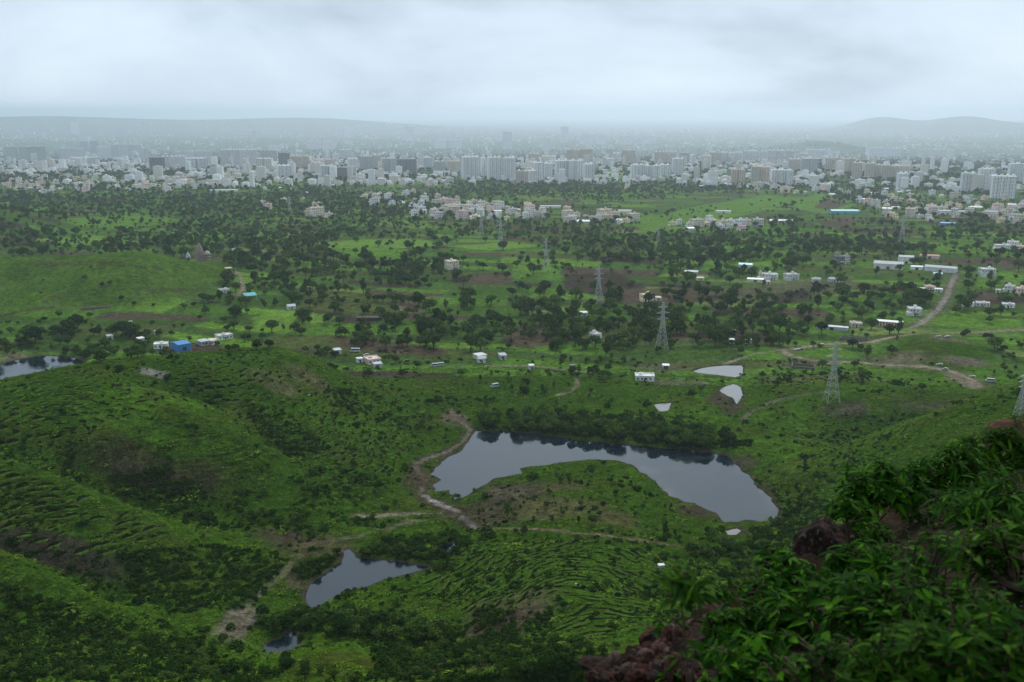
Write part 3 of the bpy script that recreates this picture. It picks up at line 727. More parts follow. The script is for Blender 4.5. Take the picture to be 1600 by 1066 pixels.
T_ALL = []   # x, y, scale, proto
S_ALL = []
def zone_pts(pts, n, rr=rng):
    """n places on the ground seen inside a pixel polygon, spread evenly over the ground"""
    P = np.array(pts, float); out = []; mn, mx = P.min(0), P.max(0)
    while len(out) < n:
        q = rr.uniform(mn, mx, (n*2, 2)); q = q[poly_sd(P, q[:, 0], q[:, 1]) < 0]
        out += [tuple(gp2(*t)) for t in q[:n-len(out)]]
    return np.array(out)
def trees_zone(pts, n, lo, hi, kinds):
    if n == 0: return
    Q = zone_pts(pts, n); ids = [i for i, t in enumerate(TREES) if t[0] in kinds]
    for x, y in Q: T_ALL.append((x, y, rng.uniform(lo, hi), ids[rng.integers(len(ids))]))
def shrubs_zone(pts, n, lo, hi):
    for x, y in zone_pts(pts, n): S_ALL.append((x, y, rng.uniform(lo, hi), int(rng.integers(len(SHRUBS)))))
def tree_at(px, py, sc, kind):
    ids = [i for i, t in enumerate(TREES) if t[0] == kind]; x, y = gp2(px, py); T_ALL.append((x, y, sc, ids[int(rng.integers(len(ids)))]))

# hand-placed single trees (pixel of the foot, size, form)
for a in [(793,808,.9,'tall'),(925,820,.75,'round'),(930,838,.6,'round'),(882,722,.35,'sparse'),(742,770,.4,'round'),(1062,660,.85,'round'),(1010,640,1.0,'round'),(1018,655,.9,'round'),(1030,670,.9,'round'),(1082,622,.95,'round'),(1096,612,.8,'round'),(1160,618,.8,'round'),(1128,600,.55,'round'),
  (1108,580,.9,'round'),(1120,582,.9,'round'),(1095,578,.8,'round'),(1025,575,.75,'sparse'),(975,570,1.0,'tall'),(940,590,.95,'round'),(950,580,.9,'round'),(930,580,.85,'round'),(815,612,.8,'tall'),(848,612,.75,'tall'),(865,606,.7,'tall'),(873,615,.85,'tall'),(825,605,.8,'tall'),(795,590,.6,'tall'),(768,588,.6,'tall'),(751,595,.6,'tall'),
  (618,568,1.1,'round'),(652,576,1.0,'round'),(512,552,.9,'round'),(540,560,.8,'sparse'),(600,575,.6,'round'),(720,588,.8,'round'),(1440,612,1.0,'round'),(1504,528,.9,'round'),(1420,600,.3,'round'),(1285,575,1.1,'round'),(1335,575,1.0,'round'),(1545,505,1.1,'round'),(1290,598,.4,'tall'),(1405,505,1.0,'round'),(1440,500,1.1,'round'),
  (318,472,1.6,'round'),(326,474,1.5,'round'),(288,484,1.1,'round'),(303,480,.9,'round'),(133,438,.9,'round'),(160,448,.8,'round'),(172,446,.9,'round'),(142,420,.5,'round'),(68,440,.5,'round'),(64,460,.5,'round'),(190,470,.9,'round'),(210,478,.8,'round'),(240,480,.7,'round'),(312,500,.8,'round'),(350,505,1.1,'round'),(388,532,.9,'round'),(540,410,1.2,'round'),
  (1090,860,.8,'round'),(1112,842,.9,'round'),(1130,860,1.0,'round'),(1105,840,.7,'tall'),(1040,828,.6,'tall'),(1035,850,.4,'round'),(965,865,.45,'round'),(948,918,.55,'round'),(842,865,.5,'round'),(830,868,.5,'sparse'),(820,835,.6,'tall'),(862,815,.7,'sparse'),(700,880,.5,'tall'),(640,1000,.6,'round'),(970,915,.5,'sparse'),(900,870,.4,'sparse'),(880,895,.35,'sparse'),
  (175,646,.5,'round'),(308,672,.4,'round'),(290,790,.55,'round'),(345,870,.5,'tall'),(240,770,.4,'round'),(495,775,.9,'round'),(480,772,.9,'round'),(575,755,.8,'round'),(565,750,.7,'round'),(530,730,.4,'round'),(640,705,.5,'sparse'),(410,740,.5,'tall'),(660,665,.7,'round'),(672,675,.6,'round'),(1150,655,.5,'round'),(1300,640,.35,'round'),(1322,648,.35,'round'),(1375,612,.35,'round'),(1395,615,.4,'round')]:
    tree_at(*a)
# groves and hedgerows
trees_zone([(745,670),(760,650),(850,648),(950,655),(1060,668),(1175,688),(1140,706),(1050,698),(900,684),(800,673)], 140, .7, 1.35, ('round',))
trees_zone([(85,556),(110,545),(180,548),(260,548),(262,556),(160,568),(120,560)], 42, .7, 1.1, ('round',))
trees_zone([(200,528),(230,522),(240,545),(200,548)], 12, .7, 1.0, ('round',))
trees_zone([(0,535),(60,528),(75,548),(30,556),(0,556)], 14, .5, .9, ('round', 'sparse'))
trees_zone([(350,550),(400,540),(560,555),(500,560),(440,545)], 16, .7, 1.1, ('round',))
trees_zone([(0,505),(150,500),(160,520),(60,530),(0,525)], 20, .4, .9, ('round', 'sparse'))
trees_zone([(380,985),(420,950),(500,955),(600,970),(700,985),(690,1010),(560,1000),(470,985),(420,990)], 46, .6, 1.0, ('round',))
trees_zone([(555,870),(600,845),(700,840),(740,850),(700,875),(650,876),(590,868)], 46, .35, .62, ('round',))
trees_zone([(465,885),(500,870),(530,865),(520,880),(490,900)], 18, .35, .6, ('round',))
trees_zone([(540,915),(560,925),(530,942),(515,940)], 8, .3, .5, ('round',))
trees_zone([(700,700),(660,690),(540,640),(580,600),(700,620),(700,640)], 60, .22, .5, ('round', 'sparse', 'tall'))
trees_zone([(690,600),(740,590),(900,600),(980,640),(900,640),(760,640)], 26, .35, .65, ('tall', 'round', 'sparse'))
trees_zone([(860,560),(960,560),(960,590),(900,595)], 22, .6, 1.0, ('round', 'tall'))
trees_zone([(370,640),(420,655),(470,700),(450,705),(400,670)], 16, .3, .55, ('round',))
trees_zone([(190,770),(250,795),(290,808),(280,790),(230,770)], 14, .3, .5, ('round',))
trees_zone([(350,790),(420,800),(480,805),(470,825),(400,820)], 26, .35, .6, ('round',))
trees_zone([(1050,870),(1160,850),(1230,850),(1190,900),(1120,890)], 30, .4, .9, ('round',))
trees_zone([(860,740),(980,740),(1060,800),(1080,850),(900,850),(800,840),(800,800)], 60, .25, .5, ('round', 'sparse', 'tall'))
trees_zone([(720,860),(900,860),(1050,890),(960,990),(780,960),(640,960)], 46, .2, .42, ('round', 'sparse'))
trees_zone([(400,650),(640,720),(640,790),(500,790)], 40, .2, .45, ('round', 'sparse'))
trees_zone([(0,600),(450,560),(500,600),(300,640),(0,700)], 14, .18, .32, ('round', 'sparse'))
trees_zone([(0,1020),(60,1030),(250,1066),(0,1066)], 22, .35, .6, ('round',))
trees_zone([(260,1040),(340,1000),(420,1030),(560,1066),(250,1066)], 30, .4, .7, ('round',))
trees_zone([(560,1030),(700,1010),(980,1000),(960,1066),(600,1066)], 60, .3, .6, ('round',))
trees_zone([(1230,620),(1330,650),(1400,700),(1250,780),(1190,700)], 46, .2, .45, ('round', 'sparse'))
trees_zone([(1550,540),(1600,560),(1600,610),(1570,590)], 18, .4, .7, ('round',))
trees_zone([(200,850),(330,860),(440,880),(400,930),(300,960),(220,920)], 36, .2, .45, ('round', 'sparse'))
# trees of the plain: along field edges and in clumps, thick towards the town
def plain_trees(n, r0, r1, seed):
    rr = np.random.default_rng(seed)
    r = np.sqrt(rr.uniform(r0*r0, r1*r1, n)); a = rr.uniform(-R(31), R(31), n); x, y = r*np.sin(a), r*np.cos(a)
    i = np.clip(np.searchsorted(AZ, a)-1, 0, NA-1); j = np.clip(np.searchsorted(RR, r)-1, 0, NR-1)
    e = edge[i, j]; z = ground_z(x, y); px, py, _ = project(x, y, z)
    cl = fbm(x, y, 160, 91); cl2 = fbm(x, y, 45, 92)
    dens = .09 + 1.0*np.exp(-(e/5.0)**2)*sstep(.38, .6, cl) + .85*sstep(.55, .66, cl*.55+cl2*.45)
    # thick wooded belts read off the photograph, and open ground
    def z_(pts, s): return sstep(s, -s, poly_sd(np.array(pts, float), px, py))
    wood = np.maximum.reduce([z_([(-50,310),(400,300),(700,305),(720,345),(520,372),(450,400),(330,400),(260,388),(120,392),(-50,392)], 10)*.55,
        z_([(330,400),(500,385),(560,420),(480,440),(380,470),(345,440)], 8)*.55, z_([(700,345),(1000,355),(1250,360),(1420,360),(1420,380),(1100,400),(850,385),(700,370)], 8)*.48,
        z_([(1180,380),(1300,365),(1360,395),(1250,405)], 8)*.5, z_([(700,285),(960,275),(1150,275),(1300,290),(1150,300),(820,310),(700,310)], 6)*.5, z_([(550,505),(700,520),(1000,520),(1250,500),(1420,470),(1440,480),(1300,520),(1000,560),(800,560),(560,540)], 10)*.35,
        z_([(400,470),(700,460),(800,500),(560,520),(420,500)], 10)*.12, z_([(1440,365),(1600,355),(1600,378),(1450,380)], 6)*.6, z_([(780,430),(1000,490),(980,540),(850,540),(780,480)], 8)*.25])
    openg = np.maximum.reduce([z_([(980,315),(1270,295),(1320,325),(1200,345),(1000,370)], 6), z_([(500,372),(700,370),(900,378),(880,395),(520,405)], 5)*.8, z_([(1390,490),(1600,480),(1600,530),(1420,535)], 6)*.9, z_([(380,480),(520,485),(560,520),(400,525)], 6)*.8, z_([(920,262),(985,262),(985,280),(925,280)], 3), z_([(880,425),(1150,440),(1340,430),(1330,455),(1000,480)], 6)*.7, z_([(30,330),(260,325),(290,350),(120,385)], 6)*.6])
    dens = np.clip(np.maximum(dens*.92, wood), 0, 1)*(1-openg*.85)
    keep = (rr.random(n) < dens) & ~wet(x, y, 3) & ~on_track(x, y, 5)
    hillm = (z > 8) & (r < 1300); keep &= ~(hillm & (rr.random(n) < .97)); keep &= ~((py > 548) & (rr.random(n) < .9))
    keep &= ~((px < 350) & (py > 400) & (py < 520) & (rr.random(n) < .75))
    x, y = x[keep], y[keep]
    sc = np.clip(np.exp(rr.normal(.05, .45, len(x))), .3, 2.3)*np.where(r[keep] > 1400, .8, 1)
    ids = np.where(rr.random(len(x)) < .72, rr.integers(0, 5, len(x)), np.where(rr.random(len(x)) < .6, rr.integers(5, 8, len(x)), rr.integers(8, 11, len(x))))
    return np.c_[x, y, sc, ids]
PT = np.vstack([plain_trees(13000, 620, 1500, 301), plain_trees(31000, 1500, 2900, 302)])
rr_ = np.random.default_rng(303)
def far_trees(n, r0, r1, thr):
    r = np.sqrt(rr_.uniform(r0*r0, r1*r1, n)); a = rr_.uniform(-R(31), R(31), n); x, y = r*np.sin(a), r*np.cos(a)
    k = fbm(x, y, 300, 95)*.6+fbm(x, y, 90, 96)*.4 > thr; k &= ground_z(x, y) < 12
    return np.c_[x[k], y[k], rr_.uniform(1.2, 2.2, k.sum()), rr_.integers(0, 5, k.sum())]
PT = np.vstack([PT, far_trees(16000, 2900, 5600, .46), far_trees(9000, 5600, 11000, .5)*np.array([1, 1, 1.6, 1])])
# small bushes and tussocks all over the hillsides
def hill_shrubs(n, seed):
    rr = np.random.default_rng(seed); r = np.sqrt(rr.uniform(190**2, 720**2, n)); a = rr.uniform(-R(31), R(31), n); x, y = r*np.sin(a), r*np.cos(a)
    z = ground_z(x, y); px, py, _ = project(x, y, z)
    d = .02 + .5*sstep(.52, .68, fbm(x, y, 45, 97)) + .25*sstep(.5, .65, fbm(x, y, 15, 98))
    gul = z - .25*(ground_z(x+12, y)+ground_z(x-12, y)+ground_z(x, y+12)+ground_z(x, y-12))
    d = d + .9*sstep(-.15, -.9, gul); d = np.where(gul > .35, d*.3, d)
    d = d*np.where((py > 530) & (py < 690) & (px < 500), .35, 1)
    k = (rr.random(n) < d*.6) & ~wet(x, y, .8) & ~on_track(x, y, 2.4) & ((r < 560) | (z > 3) | (rr.random(n) < .3))
    return np.c_[x[k], y[k], np.exp(rr.normal(-.55, .5, k.sum())), rr.integers(0, 6, k.sum())]
HS = hill_shrubs(60000, 401)
shrubs_zone([(750,672),(900,682),(1060,696),(1160,705),(1180,690),(1060,690),(900,676),(760,665)], 160, .6, 1.5)
shrubs_zone([(560,866),(690,876),(740,850),(700,835),(600,842)], 200, .7, 1.6)
shrubs_zone([(400,975),(480,950),(600,960),(720,1000),(600,1010),(470,985)], 160, .8, 1.6)
shrubs_zone([(560,1066),(600,1010),(900,1000),(980,1066)], 300, .6, 1.5)
shrubs_zone([(0,1066),(0,1000),(150,1030),(300,1000),(420,1066)], 240, .6, 1.5)
shrubs_zone([(460,890),(530,868),(480,905)], 70, .7, 1.3)
shrubs_zone([(1170,830),(1240,810),(1300,780),(1260,850),(1190,880)], 160, .6, 1.4)

# grass tussocks: countless, they give the hillsides their grain
def tuft_mesh(seed):
    rr = np.random.default_rng(seed); n = 22; a = rr.uniform(0, 6.28, n); r = np.sqrt(rr.uniform(0, 1, n))*.8; c = np.c_[r*np.cos(a)*1.4, r*np.sin(a), .06+.30*(1-r*r)*rr.uniform(.6, 1.2, n)]
    nrm = np.c_[r*np.cos(a)*.6, r*np.sin(a)*.6, np.ones(n)]+rr.normal(0, .3, (n, 3)); nrm /= np.linalg.norm(nrm, axis=1)[:, None]
    u = np.cross(nrm, rr.normal(size=(n, 3))); u /= np.linalg.norm(u, axis=1)[:, None]; v = np.cross(nrm, u); sz = rr.uniform(.16, .34, n)[:, None]
    V = np.stack([c-u*sz, c+v*sz*.6, c+u*sz, c-v*sz*.6], 1).reshape(-1, 3)
    return mesh_np('tussock', V, np.arange(4*n).reshape(n, 4), M_TUFT)
M_TUFT = foliage_mat('tussock_grass', (.032, .080, .006), (.092, .150, .013))
TUFTS = [tuft_mesh(i) for i in range(4)]
def tussocks(n, seed):
    rr = np.random.default_rng(seed); r = np.sqrt(rr.uniform(190**2, 660**2, n)); a = rr.uniform(-R(30), R(30), n); x, y = r*np.sin(a), r*np.cos(a)
    k = ~wet(x, y, .5) & ~on_track(x, y, 2.0) & (rr.random(n) < .25+.75*sstep(.35, .6, fbm(x, y, 9, 99)))
    i_ = np.clip(np.searchsorted(AZ, a)-1, 0, NA-1); j_ = np.clip(np.searchsorted(RR, r)-1, 0, NR-1); cv = cov[i_, j_]; k &= (cv[:, 1] > cv[:, 0]*1.45) | (rr.random(n) < .12)
    k &= (np.maximum(TZ, CZ)[i_, j_] < .5) | (rr.random(n) < .45)
    x, y = x[k], y[k]; z = ground_z(x, y); px, py, _ = project(x, y, z); k = seen_(x, y, z+.3) & (py < 1075); return x[k], y[k], z[k]
def seen_(x, y, z):
    ok = np.ones(len(x), bool)
    for t in np.linspace(.5, .985, 26): ok &= ground_z(x*t, y*t) < CAMZ + (z-CAMZ)*t + .5
    return ok
_x, _y, _z = tussocks(75000, 411)
scatter('grass_tussocks', np.c_[_x, _y, _z], rng.uniform(0, 6.28, len(_x)), np.exp(rng.normal(-.2, .45, len(_x))), rng.integers(0, 4, len(_x)), TUFTS, 'tussocky monsoon grass covering the hills')
# extra scrub added in the valley bottoms to darken them in place of shade
shrubs_zone([(180,865),(330,850),(450,870),(400,950),(250,960)], 420, .5, 1.3)
shrubs_zone([(0,910),(150,965),(330,985),(300,1050),(0,1060)], 420, .5, 1.3)
shrubs_zone([(740,950),(860,960),(850,1030),(740,1010)], 130, .5, 1.2)
shrubs_zone([(150,740),(260,735),(330,760),(290,800),(200,770)], 160, .5, 1.1)
shrubs_zone([(380,625),(440,640),(520,700),(470,720),(400,670)], 160, .5, 1.1)
# ---------------------------------------------------------------- buildings
class MB:
    """collects boxes, prisms and bars into one mesh"""
    def __init__(s): s.V, s.F = [], []
    def box(s, x0, x1, y0, y1, z0, z1):
        b = len(s.V); s.V += [(x0,y0,z0),(x1,y0,z0),(x1,y1,z0),(x0,y1,z0),(x0,y0,z1),(x1,y0,z1),(x1,y1,z1),(x0,y1,z1)]
        s.F += [(b+3,b+2,b+1,b),(b+4,b+5,b+6,b+7),(b,b+1,b+5,b+4),(b+1,b+2,b+6,b+5),(b+2,b+3,b+7,b+6),(b+3,b,b+4,b+7)]; return s
    def bar(s, p, q, r, k=4, r1=None):
        p, q = np.array(p, float), np.array(q, float); t = q-p; t /= np.linalg.norm(t)+1e-9
        u = np.cross(t, [0, 0, 1] if abs(t[2]) < .9 else [1, 0, 0]); u /= np.linalg.norm(u); v = np.cross(t, u); b = len(s.V)
        for c, rd in ((p, r), (q, r if r1 is None else r1)):
            for i in range(k):
                a = 2*math.pi*(i+.5)/k; s.V.append(tuple(c + (u*math.cos(a)+v*math.sin(a))*rd))
        for i in range(k): s.F.append((b+i, b+(i+1) % k, b+k+(i+1) % k, b+k+i))
        s.F += [tuple(b+i for i in range(k))[::-1], tuple(b+k+i for i in range(k))]; return s
    def gable(s, x0, x1, y0, y1, z0, z1, ov=.3):
        """ridge along x"""
        b = len(s.V); ym = (y0+y1)/2; t = .12
        for dz in (0, t):
            s.V += [(x0-ov,y0-ov,z0+dz),(x1+ov,y0-ov,z0+dz),(x1+ov,ym,z1+dz),(x0-ov,ym,z1+dz),(x1+ov,y1+ov,z0+dz),(x0-ov,y1+ov,z0+dz)]
        s.F += [(b+6,b+7,b+8,b+9),(b+9,b+8,b+10,b+11),(b,b+3,b+2,b+1),(b+3,b+5,b+4,b+2),(b,b+1,b+7,b+6),(b+4,b+5,b+11,b+10),(b+1,b+2,b+8,b+7),(b+2,b+4,b+10,b+8),(b+3,b,b+6,b+9),(b+5,b+3,b+9,b+11)]; return s
    def lathe(s, prof, k=10, cx=0, cy=0, closed=True):
        b = len(s.V)
        for r, z in prof:
            for i in range(k): a = 2*math.pi*i/k; s.V.append((cx+r*math.cos(a), cy+r*math.sin(a), z))
        for j in range(len(prof)-1):
            for i in range(k): s.F.append((b+j*k+i, b+j*k+(i+1) % k, b+(j+1)*k+(i+1) % k, b+(j+1)*k+i))
        s.F += [tuple(b+i for i in range(k))[::-1], tuple(b+(len(prof)-1)*k+i for i in range(k))]; return s
    def mesh(s, name, m, smooth=False): return mesh_np(name, np.array(s.V), s.F, m, smooth)
WALLC = {k: mat('plaster_'+k, c, .85, .26, .35, .2, objvar=.14) for k, c in dict(white=(.66,.64,.60), cream=(.64,.57,.45), tan=(.62,.53,.42), pink=(.74,.56,.50), grey=(.45,.46,.46), dark=(.20,.205,.205), orange=(.70,.52,.36), pale=(.68,.68,.67), yellow=(.76,.66,.42), mauve=(.52,.46,.46)).items()}
WALLT = {k: mat('tower_paint_'+k, c, .85, .12, .3, .2, objvar=.08) for k, c in dict(white=(.83,.83,.82), cream=(.80,.75,.66), tan=(.68,.60,.50), pink=(.76,.62,.57), grey=(.58,.59,.59), dark=(.27,.275,.275), orange=(.74,.60,.47), pale=(.79,.79,.79), mauve=(.6,.55,.55)).items()}
M_ROOF = mat('concrete_roof', (.36,.345,.33), .9, .2, .8); M_GLASS = mat('window_glass', (.035,.04,.045), .25, .2, 1.0, .5)
M_REDWALL = mat('red_panels', (.34,.12,.10), .8, .1, 1); M_TANK = mat('black_tank', (.02,.02,.02), .5); M_TIN = mat('tin_sheet', (.45,.46,.46), .5, .12, 1.5, .5)
M_BLUE = mat('blue_sheet', (.05,.22,.48), .5, .10, .8, .4); M_TEAL = mat('teal_sheet', (.07,.36,.38), .5, .1, .8, .4); M_REDROOF = mat('red_sheet', (.36,.10,.07), .6, .15, 1); M_STONE = mat('temple_stone', (.26,.20,.165), .9, .2, .7, bump=.3)
M_STEEL = mat('galvanised_steel', (.40,.41,.41), .5, .1, 2, .5); M_DARKMETAL = mat('dark_frame', (.05,.05,.05), .6); M_WHITE = mat('white_paint', (.45,.455,.45), .7, .15, .5, .15); M_RUBBER = mat('tyre', (.02,.02,.02), .8)

def tower_parts(w, d, h, style, col):
    """walls, windows and roof works of an apartment block; front faces -y"""
    wal, win, rf = MB(), MB(), MB(); fh = 3.1; nf = max(3, int(h/fh)); fh = h/nf
    nb = max(2, int(round(w/6.5))); bw = w/nb
    wal.box(-w/2, w/2, -d/2+.8, d/2-.8, -3, h)
    for b in range(nb):            # projecting bays with dark slots between
        x0 = -w/2+b*bw; g = bw*.09
        wal.box(x0+g, x0+bw*.5-g*.4, -d/2, -d/2+.8, -3, h+(.8 if b % 2 == 0 else .2)); wal.box(x0+bw*.5+g*.4, x0+bw-g, -d/2+.25, -d/2+.8, -3, h+.5)
        wal.box(x0+g, x0+bw-g, d/2-.8, d/2, -3, h+.5)
        for f in range(nf):
            z0 = f*fh+.95; z1 = z0+1.45
            win.box(x0+g+bw*.08, x0+bw*.5-g*.4-bw*.08, -d/2-.06, -d/2-.01, z0, z1)
            win.box(x0+bw*.5+g*.4+bw*.06, x0+bw-g-bw*.06, -d/2+.19, -d/2+.24, z0-.5, z1)   # balconies, darker and taller
        if style == 'dark' and b % 2: win.box(x0+bw-g, x0+bw, -d/2+.70, -d/2+.79, 0, h)
    for f in range(nf):
        z0 = f*fh+.95; z1 = z0+1.45
        for sx in (-1, 1):
            for yy in np.linspace(-d/2+2.5, d/2-2.5, max(2, int(d/5))): 
                a, b = sorted((sx*(w/2+.02), sx*(w/2+.08))); win.box(a, b, yy-.8, yy+.8, z0, z1)
    rooms = [(-w/2+(k+.5)*w/max(1, nb//2)) for k in range(max(1, nb//2))]
    for cx in (0,):
        rf.box(cx-2.6, cx+2.6, -2.4, 3.0, h+.01, h+3.6); rf.box(cx-3.1, cx+3.1, -2.9, 3.5, h+3.6, h+3.9); rf.box(cx+.6, cx+2.2, -.8, 1.2, h+3.9, h+5.4)
    return wal.mesh('tower_wall', WALLT[col]), win.mesh('tower_windows', M_GLASS), (rf.mesh('roof_room', WALLT['white' if col in ('white', 'pale') else 'cream' if style != 'dark' else 'grey']), rooms)
TOWERS = []
def tower(parts, x, y, z, rz, label, group, sc=(1, 1, 1)):
    e_ = link('apartment_tower', None, loc=(x, y, z), rot=(0, 0, rz), scale=sc); tag(e_, label, 'tower', group)
    link('wall', parts[0], e_); o = link('windows', parts[1], e_); o['kind'] = 'stuff'
    for cx in parts[2][1]: link('roof_room', parts[2][0], e_, loc=(cx, 0, 0))
    TOWERS.append(e_); return e_
HUE = dict(white='white', cream='cream', tan='tan', pink='pinkish', grey='grey', dark='dark grey unfinished', orange='orange cream', pale='pale', mauve='mauve grey')
CL = [ # x0,x1,ybase,ytop,blocks,colour
 (13,43,254,235,2,'grey'),(43,68,256,235,2,'grey'),(96,127,253,236,2,'pale'),(114,147,260,249,2,'white'),(129,152,244,225,2,'grey'),(153,172,251,233,1,'pale'),(175,198,251,230,2,'pale'),(199,218,252,230,1,'pale'),(223,233,253,235,1,'white'),(232,253,270,250,1,'dark'),(253,289,264,247,3,'pale'),(289,319,266,250,2,'white'),(279,329,251,238,4,'pale'),(347,400,261,237,4,'pale'),(43,53,266,258,1,'white'),
 (400,423,269,250,2,'cream'),(403,433,256,237,2,'grey'),(434,452,261,241,1,'dark'),(430,451,279,261,1,'white'),(452,481,265,246,3,'orange'),(491,522,262,250,2,'pink'),(500,522,278,260,2,'white'),(522,547,280,263,2,'dark'),(530,549,251,235,1,'pale'),(542,560,264,249,1,'white'),(561,582,269,246,2,'grey'),(582,595,264,244,1,'tan'),(596,620,270,249,2,'grey'),(620,651,272,250,2,'dark'),(661,676,266,247,1,'pale'),(676,696,271,253,2,'grey'),(698,720,272,253,2,'tan'),
 (720,750,281,247,1,'white'),(751,760,280,248,1,'white'),(761,785,282,247,1,'white'),(786,806,282,248,1,'white'),
 (806,826,288,268,2,'pink'),(826,838,287,267,1,'white'),(833,849,284,255,1,'white'),(850,864,281,256,1,'pale'),(867,890,282,252,2,'white'),(890,912,283,252,2,'white'),(912,929,285,258,1,'white'),(825,843,258,241,1,'tan'),(845,866,258,245,1,'cream'),(885,906,257,235,2,'tan'),(906,927,257,234,2,'tan'),(944,962,261,249,1,'white'),(948,962,252,234,1,'tan'),(972,993,258,236,2,'tan'),(1023,1056,258,239,3,'tan'),
 (985,1007,281,259,2,'white'),(1007,1030,281,260,2,'white'),(1031,1049,279,259,1,'white'),(1051,1069,274,250,1,'white'),(1062,1076,260,240,1,'grey'),(1098,1112,267,245,1,'cream'),(1109,1129,258,240,1,'tan'),(1129,1160,256,240,3,'pale'),(1145,1166,290,267,2,'orange'),(1174,1187,290,263,1,'tan'),(1188,1204,290,264,1,'orange'),(1162,1198,254,238,3,'pale'),
 (1200,1239,261,238,3,'pale'),(1262,1289,250,236,2,'white'),(1206,1237,289,268,3,'white'),(1234,1253,269,251,1,'tan'),(1254,1279,272,251,2,'grey'),(1294,1316,269,250,2,'tan'),(1316,1338,269,251,2,'tan'),(1337,1365,281,259,2,'tan'),(1366,1391,281,262,2,'tan'),(1392,1418,281,263,2,'tan'),(1360,1405,247,234,3,'white'),(1440,1486,246,236,4,'cream'),(1405,1420,295,275,1,'white'),(1509,1528,300,277,1,'white'),(1529,1549,297,271,1,'white'),(1552,1581,310,283,1,'white'),(1578,1590,281,262,1,'white'),(1591,1606,284,263,1,'pale'),(1540,1560,285,268,1,'dark'),
]
CITYFOOT = []
for ci, (x0, x1, yb, yt, nb, col) in enumerate(CL):
    c = gp((x0+x1)/2, yb); D = np.hypot(c[0], c[1]); mpp = D/FPX/math.cos(math.atan2(c[0], c[1]))
    W = (x1-x0)*mpp*.97; h = (yb-yt)*mpp/1.0; w = W/nb; d = min(w*1.1, 24)
    parts = tower_parts(w*.95, d, h, 'dark' if col in ('dark', 'white') else 'x', col)
    ang = -math.atan2(c[0], c[1])
    for k in range(nb):
        off = ((k+.5)/nb-.5)*W; x = c[0]+off*math.cos(ang); y = c[1]+off*math.sin(ang)+rng.uniform(0, 30)
        zb = float(ground_z(x, y)[0])
        if nb > 1: rowt = 'in a row of %s blocks' % {2: 'two', 3: 'three', 4: 'four'}[nb]
        else: rowt = 'standing by itself'
        side = 'before the green field' if ci in range(40, 43) else 'at the town edge' if yb > 262 else 'deeper in the town'
        hw = 'tall' if yb-yt > 24 else 'mid height' if yb-yt > 17 else 'lower'
        tower(parts, x, y, zb, ang+rng.uniform(-.12, .12)+(.25 if col == 'white' else 0), f'{hw} {HUE[col]} apartment block {rowt} {side}'.replace('dark grey unfinished', 'dark unfinished'), f'{hw} {HUE[col]} blocks {rowt} {side}')
        CITYFOOT.append((x, y, w)); CLEAR.append((x, y, w*.62))
# towers farther into the town, fading in the haze
far_kinds = [tower_parts(w, d, h, 'x', c) for w, d, h, c in ((26,20,44,'pale'),(34,18,38,'white'),(20,20,58,'pale'),(40,18,30,'cream'),(22,20,36,'tan'),(30,22,50,'white'))]
rf_ = np.random.default_rng(77); nfar = 0
tall_far = [(793,234,207,15),(855,236,216,14),(882,223,199,13),(118,209,193,12),(398,222,205,8),(640,220,199,14),(928,226,211,40),(978,226,213,24),(1013,225,213,20),(700,232,219,44),(545,215,202,14),(430,238,228,20),(490,234,222,24),(512,236,222,18)]
for px, yb, yt, wp in tall_far:
    c = gp(px, yb); D = np.hypot(c[0], c[1]); mpp = D/FPX; n_ = 1 if wp < 26 else 2
    for k in range(n_):
        pr = tower_parts(wp*mpp/n_*.9, 24, (yb-yt)*mpp, 'x', 'white')
        tower(pr, c[0]+((k+.5)/n_-.5)*wp*mpp, c[1], c[2], -math.atan2(c[0], c[1]), 'hazy high tower rising over the far roofs of the town', 'hazy high towers over the far roofs'); CITYFOOT.append((c[0], c[1], 30))
while len(TOWERS) < 296:
    px = rf_.uniform(0, 1600); py = rf_.uniform(222, 258) if rf_.random() < .8 else rf_.uniform(210, 222)
    if 1130 < px < 1400 and py < 236: continue
    if px > 1340 and 243 < py < 268: continue
    dn = fbm(np.array([px/1.0]), np.array([py*4.0]), 120, 66)[0]
    if rf_.random() > sstep(.35, .6, dn): continue
    c = gp(px, py)
    if any((c[0]-q[0])**2+(c[1]-q[1])**2 < 34**2 for q in CITYFOOT): continue
    ki = int(rf_.integers(6)); s = rf_.uniform(.75, 1.2)
    near = py > 240
    tower(far_kinds[ki], c[0], c[1], c[2], -math.atan2(c[0], c[1])+rf_.choice([0, 0, .3, -.3, .8]), ('pale haze veiled apartment block among the crowded town blocks' if near else 'faint distant apartment block fading into the haze'), ('haze veiled blocks of the town' if near else 'faint distant blocks'), (s, s, s*rf_.uniform(.8, 1.15)))
    CITYFOOT.append((c[0], c[1], 26)); CLEAR.append((c[0], c[1], 18))
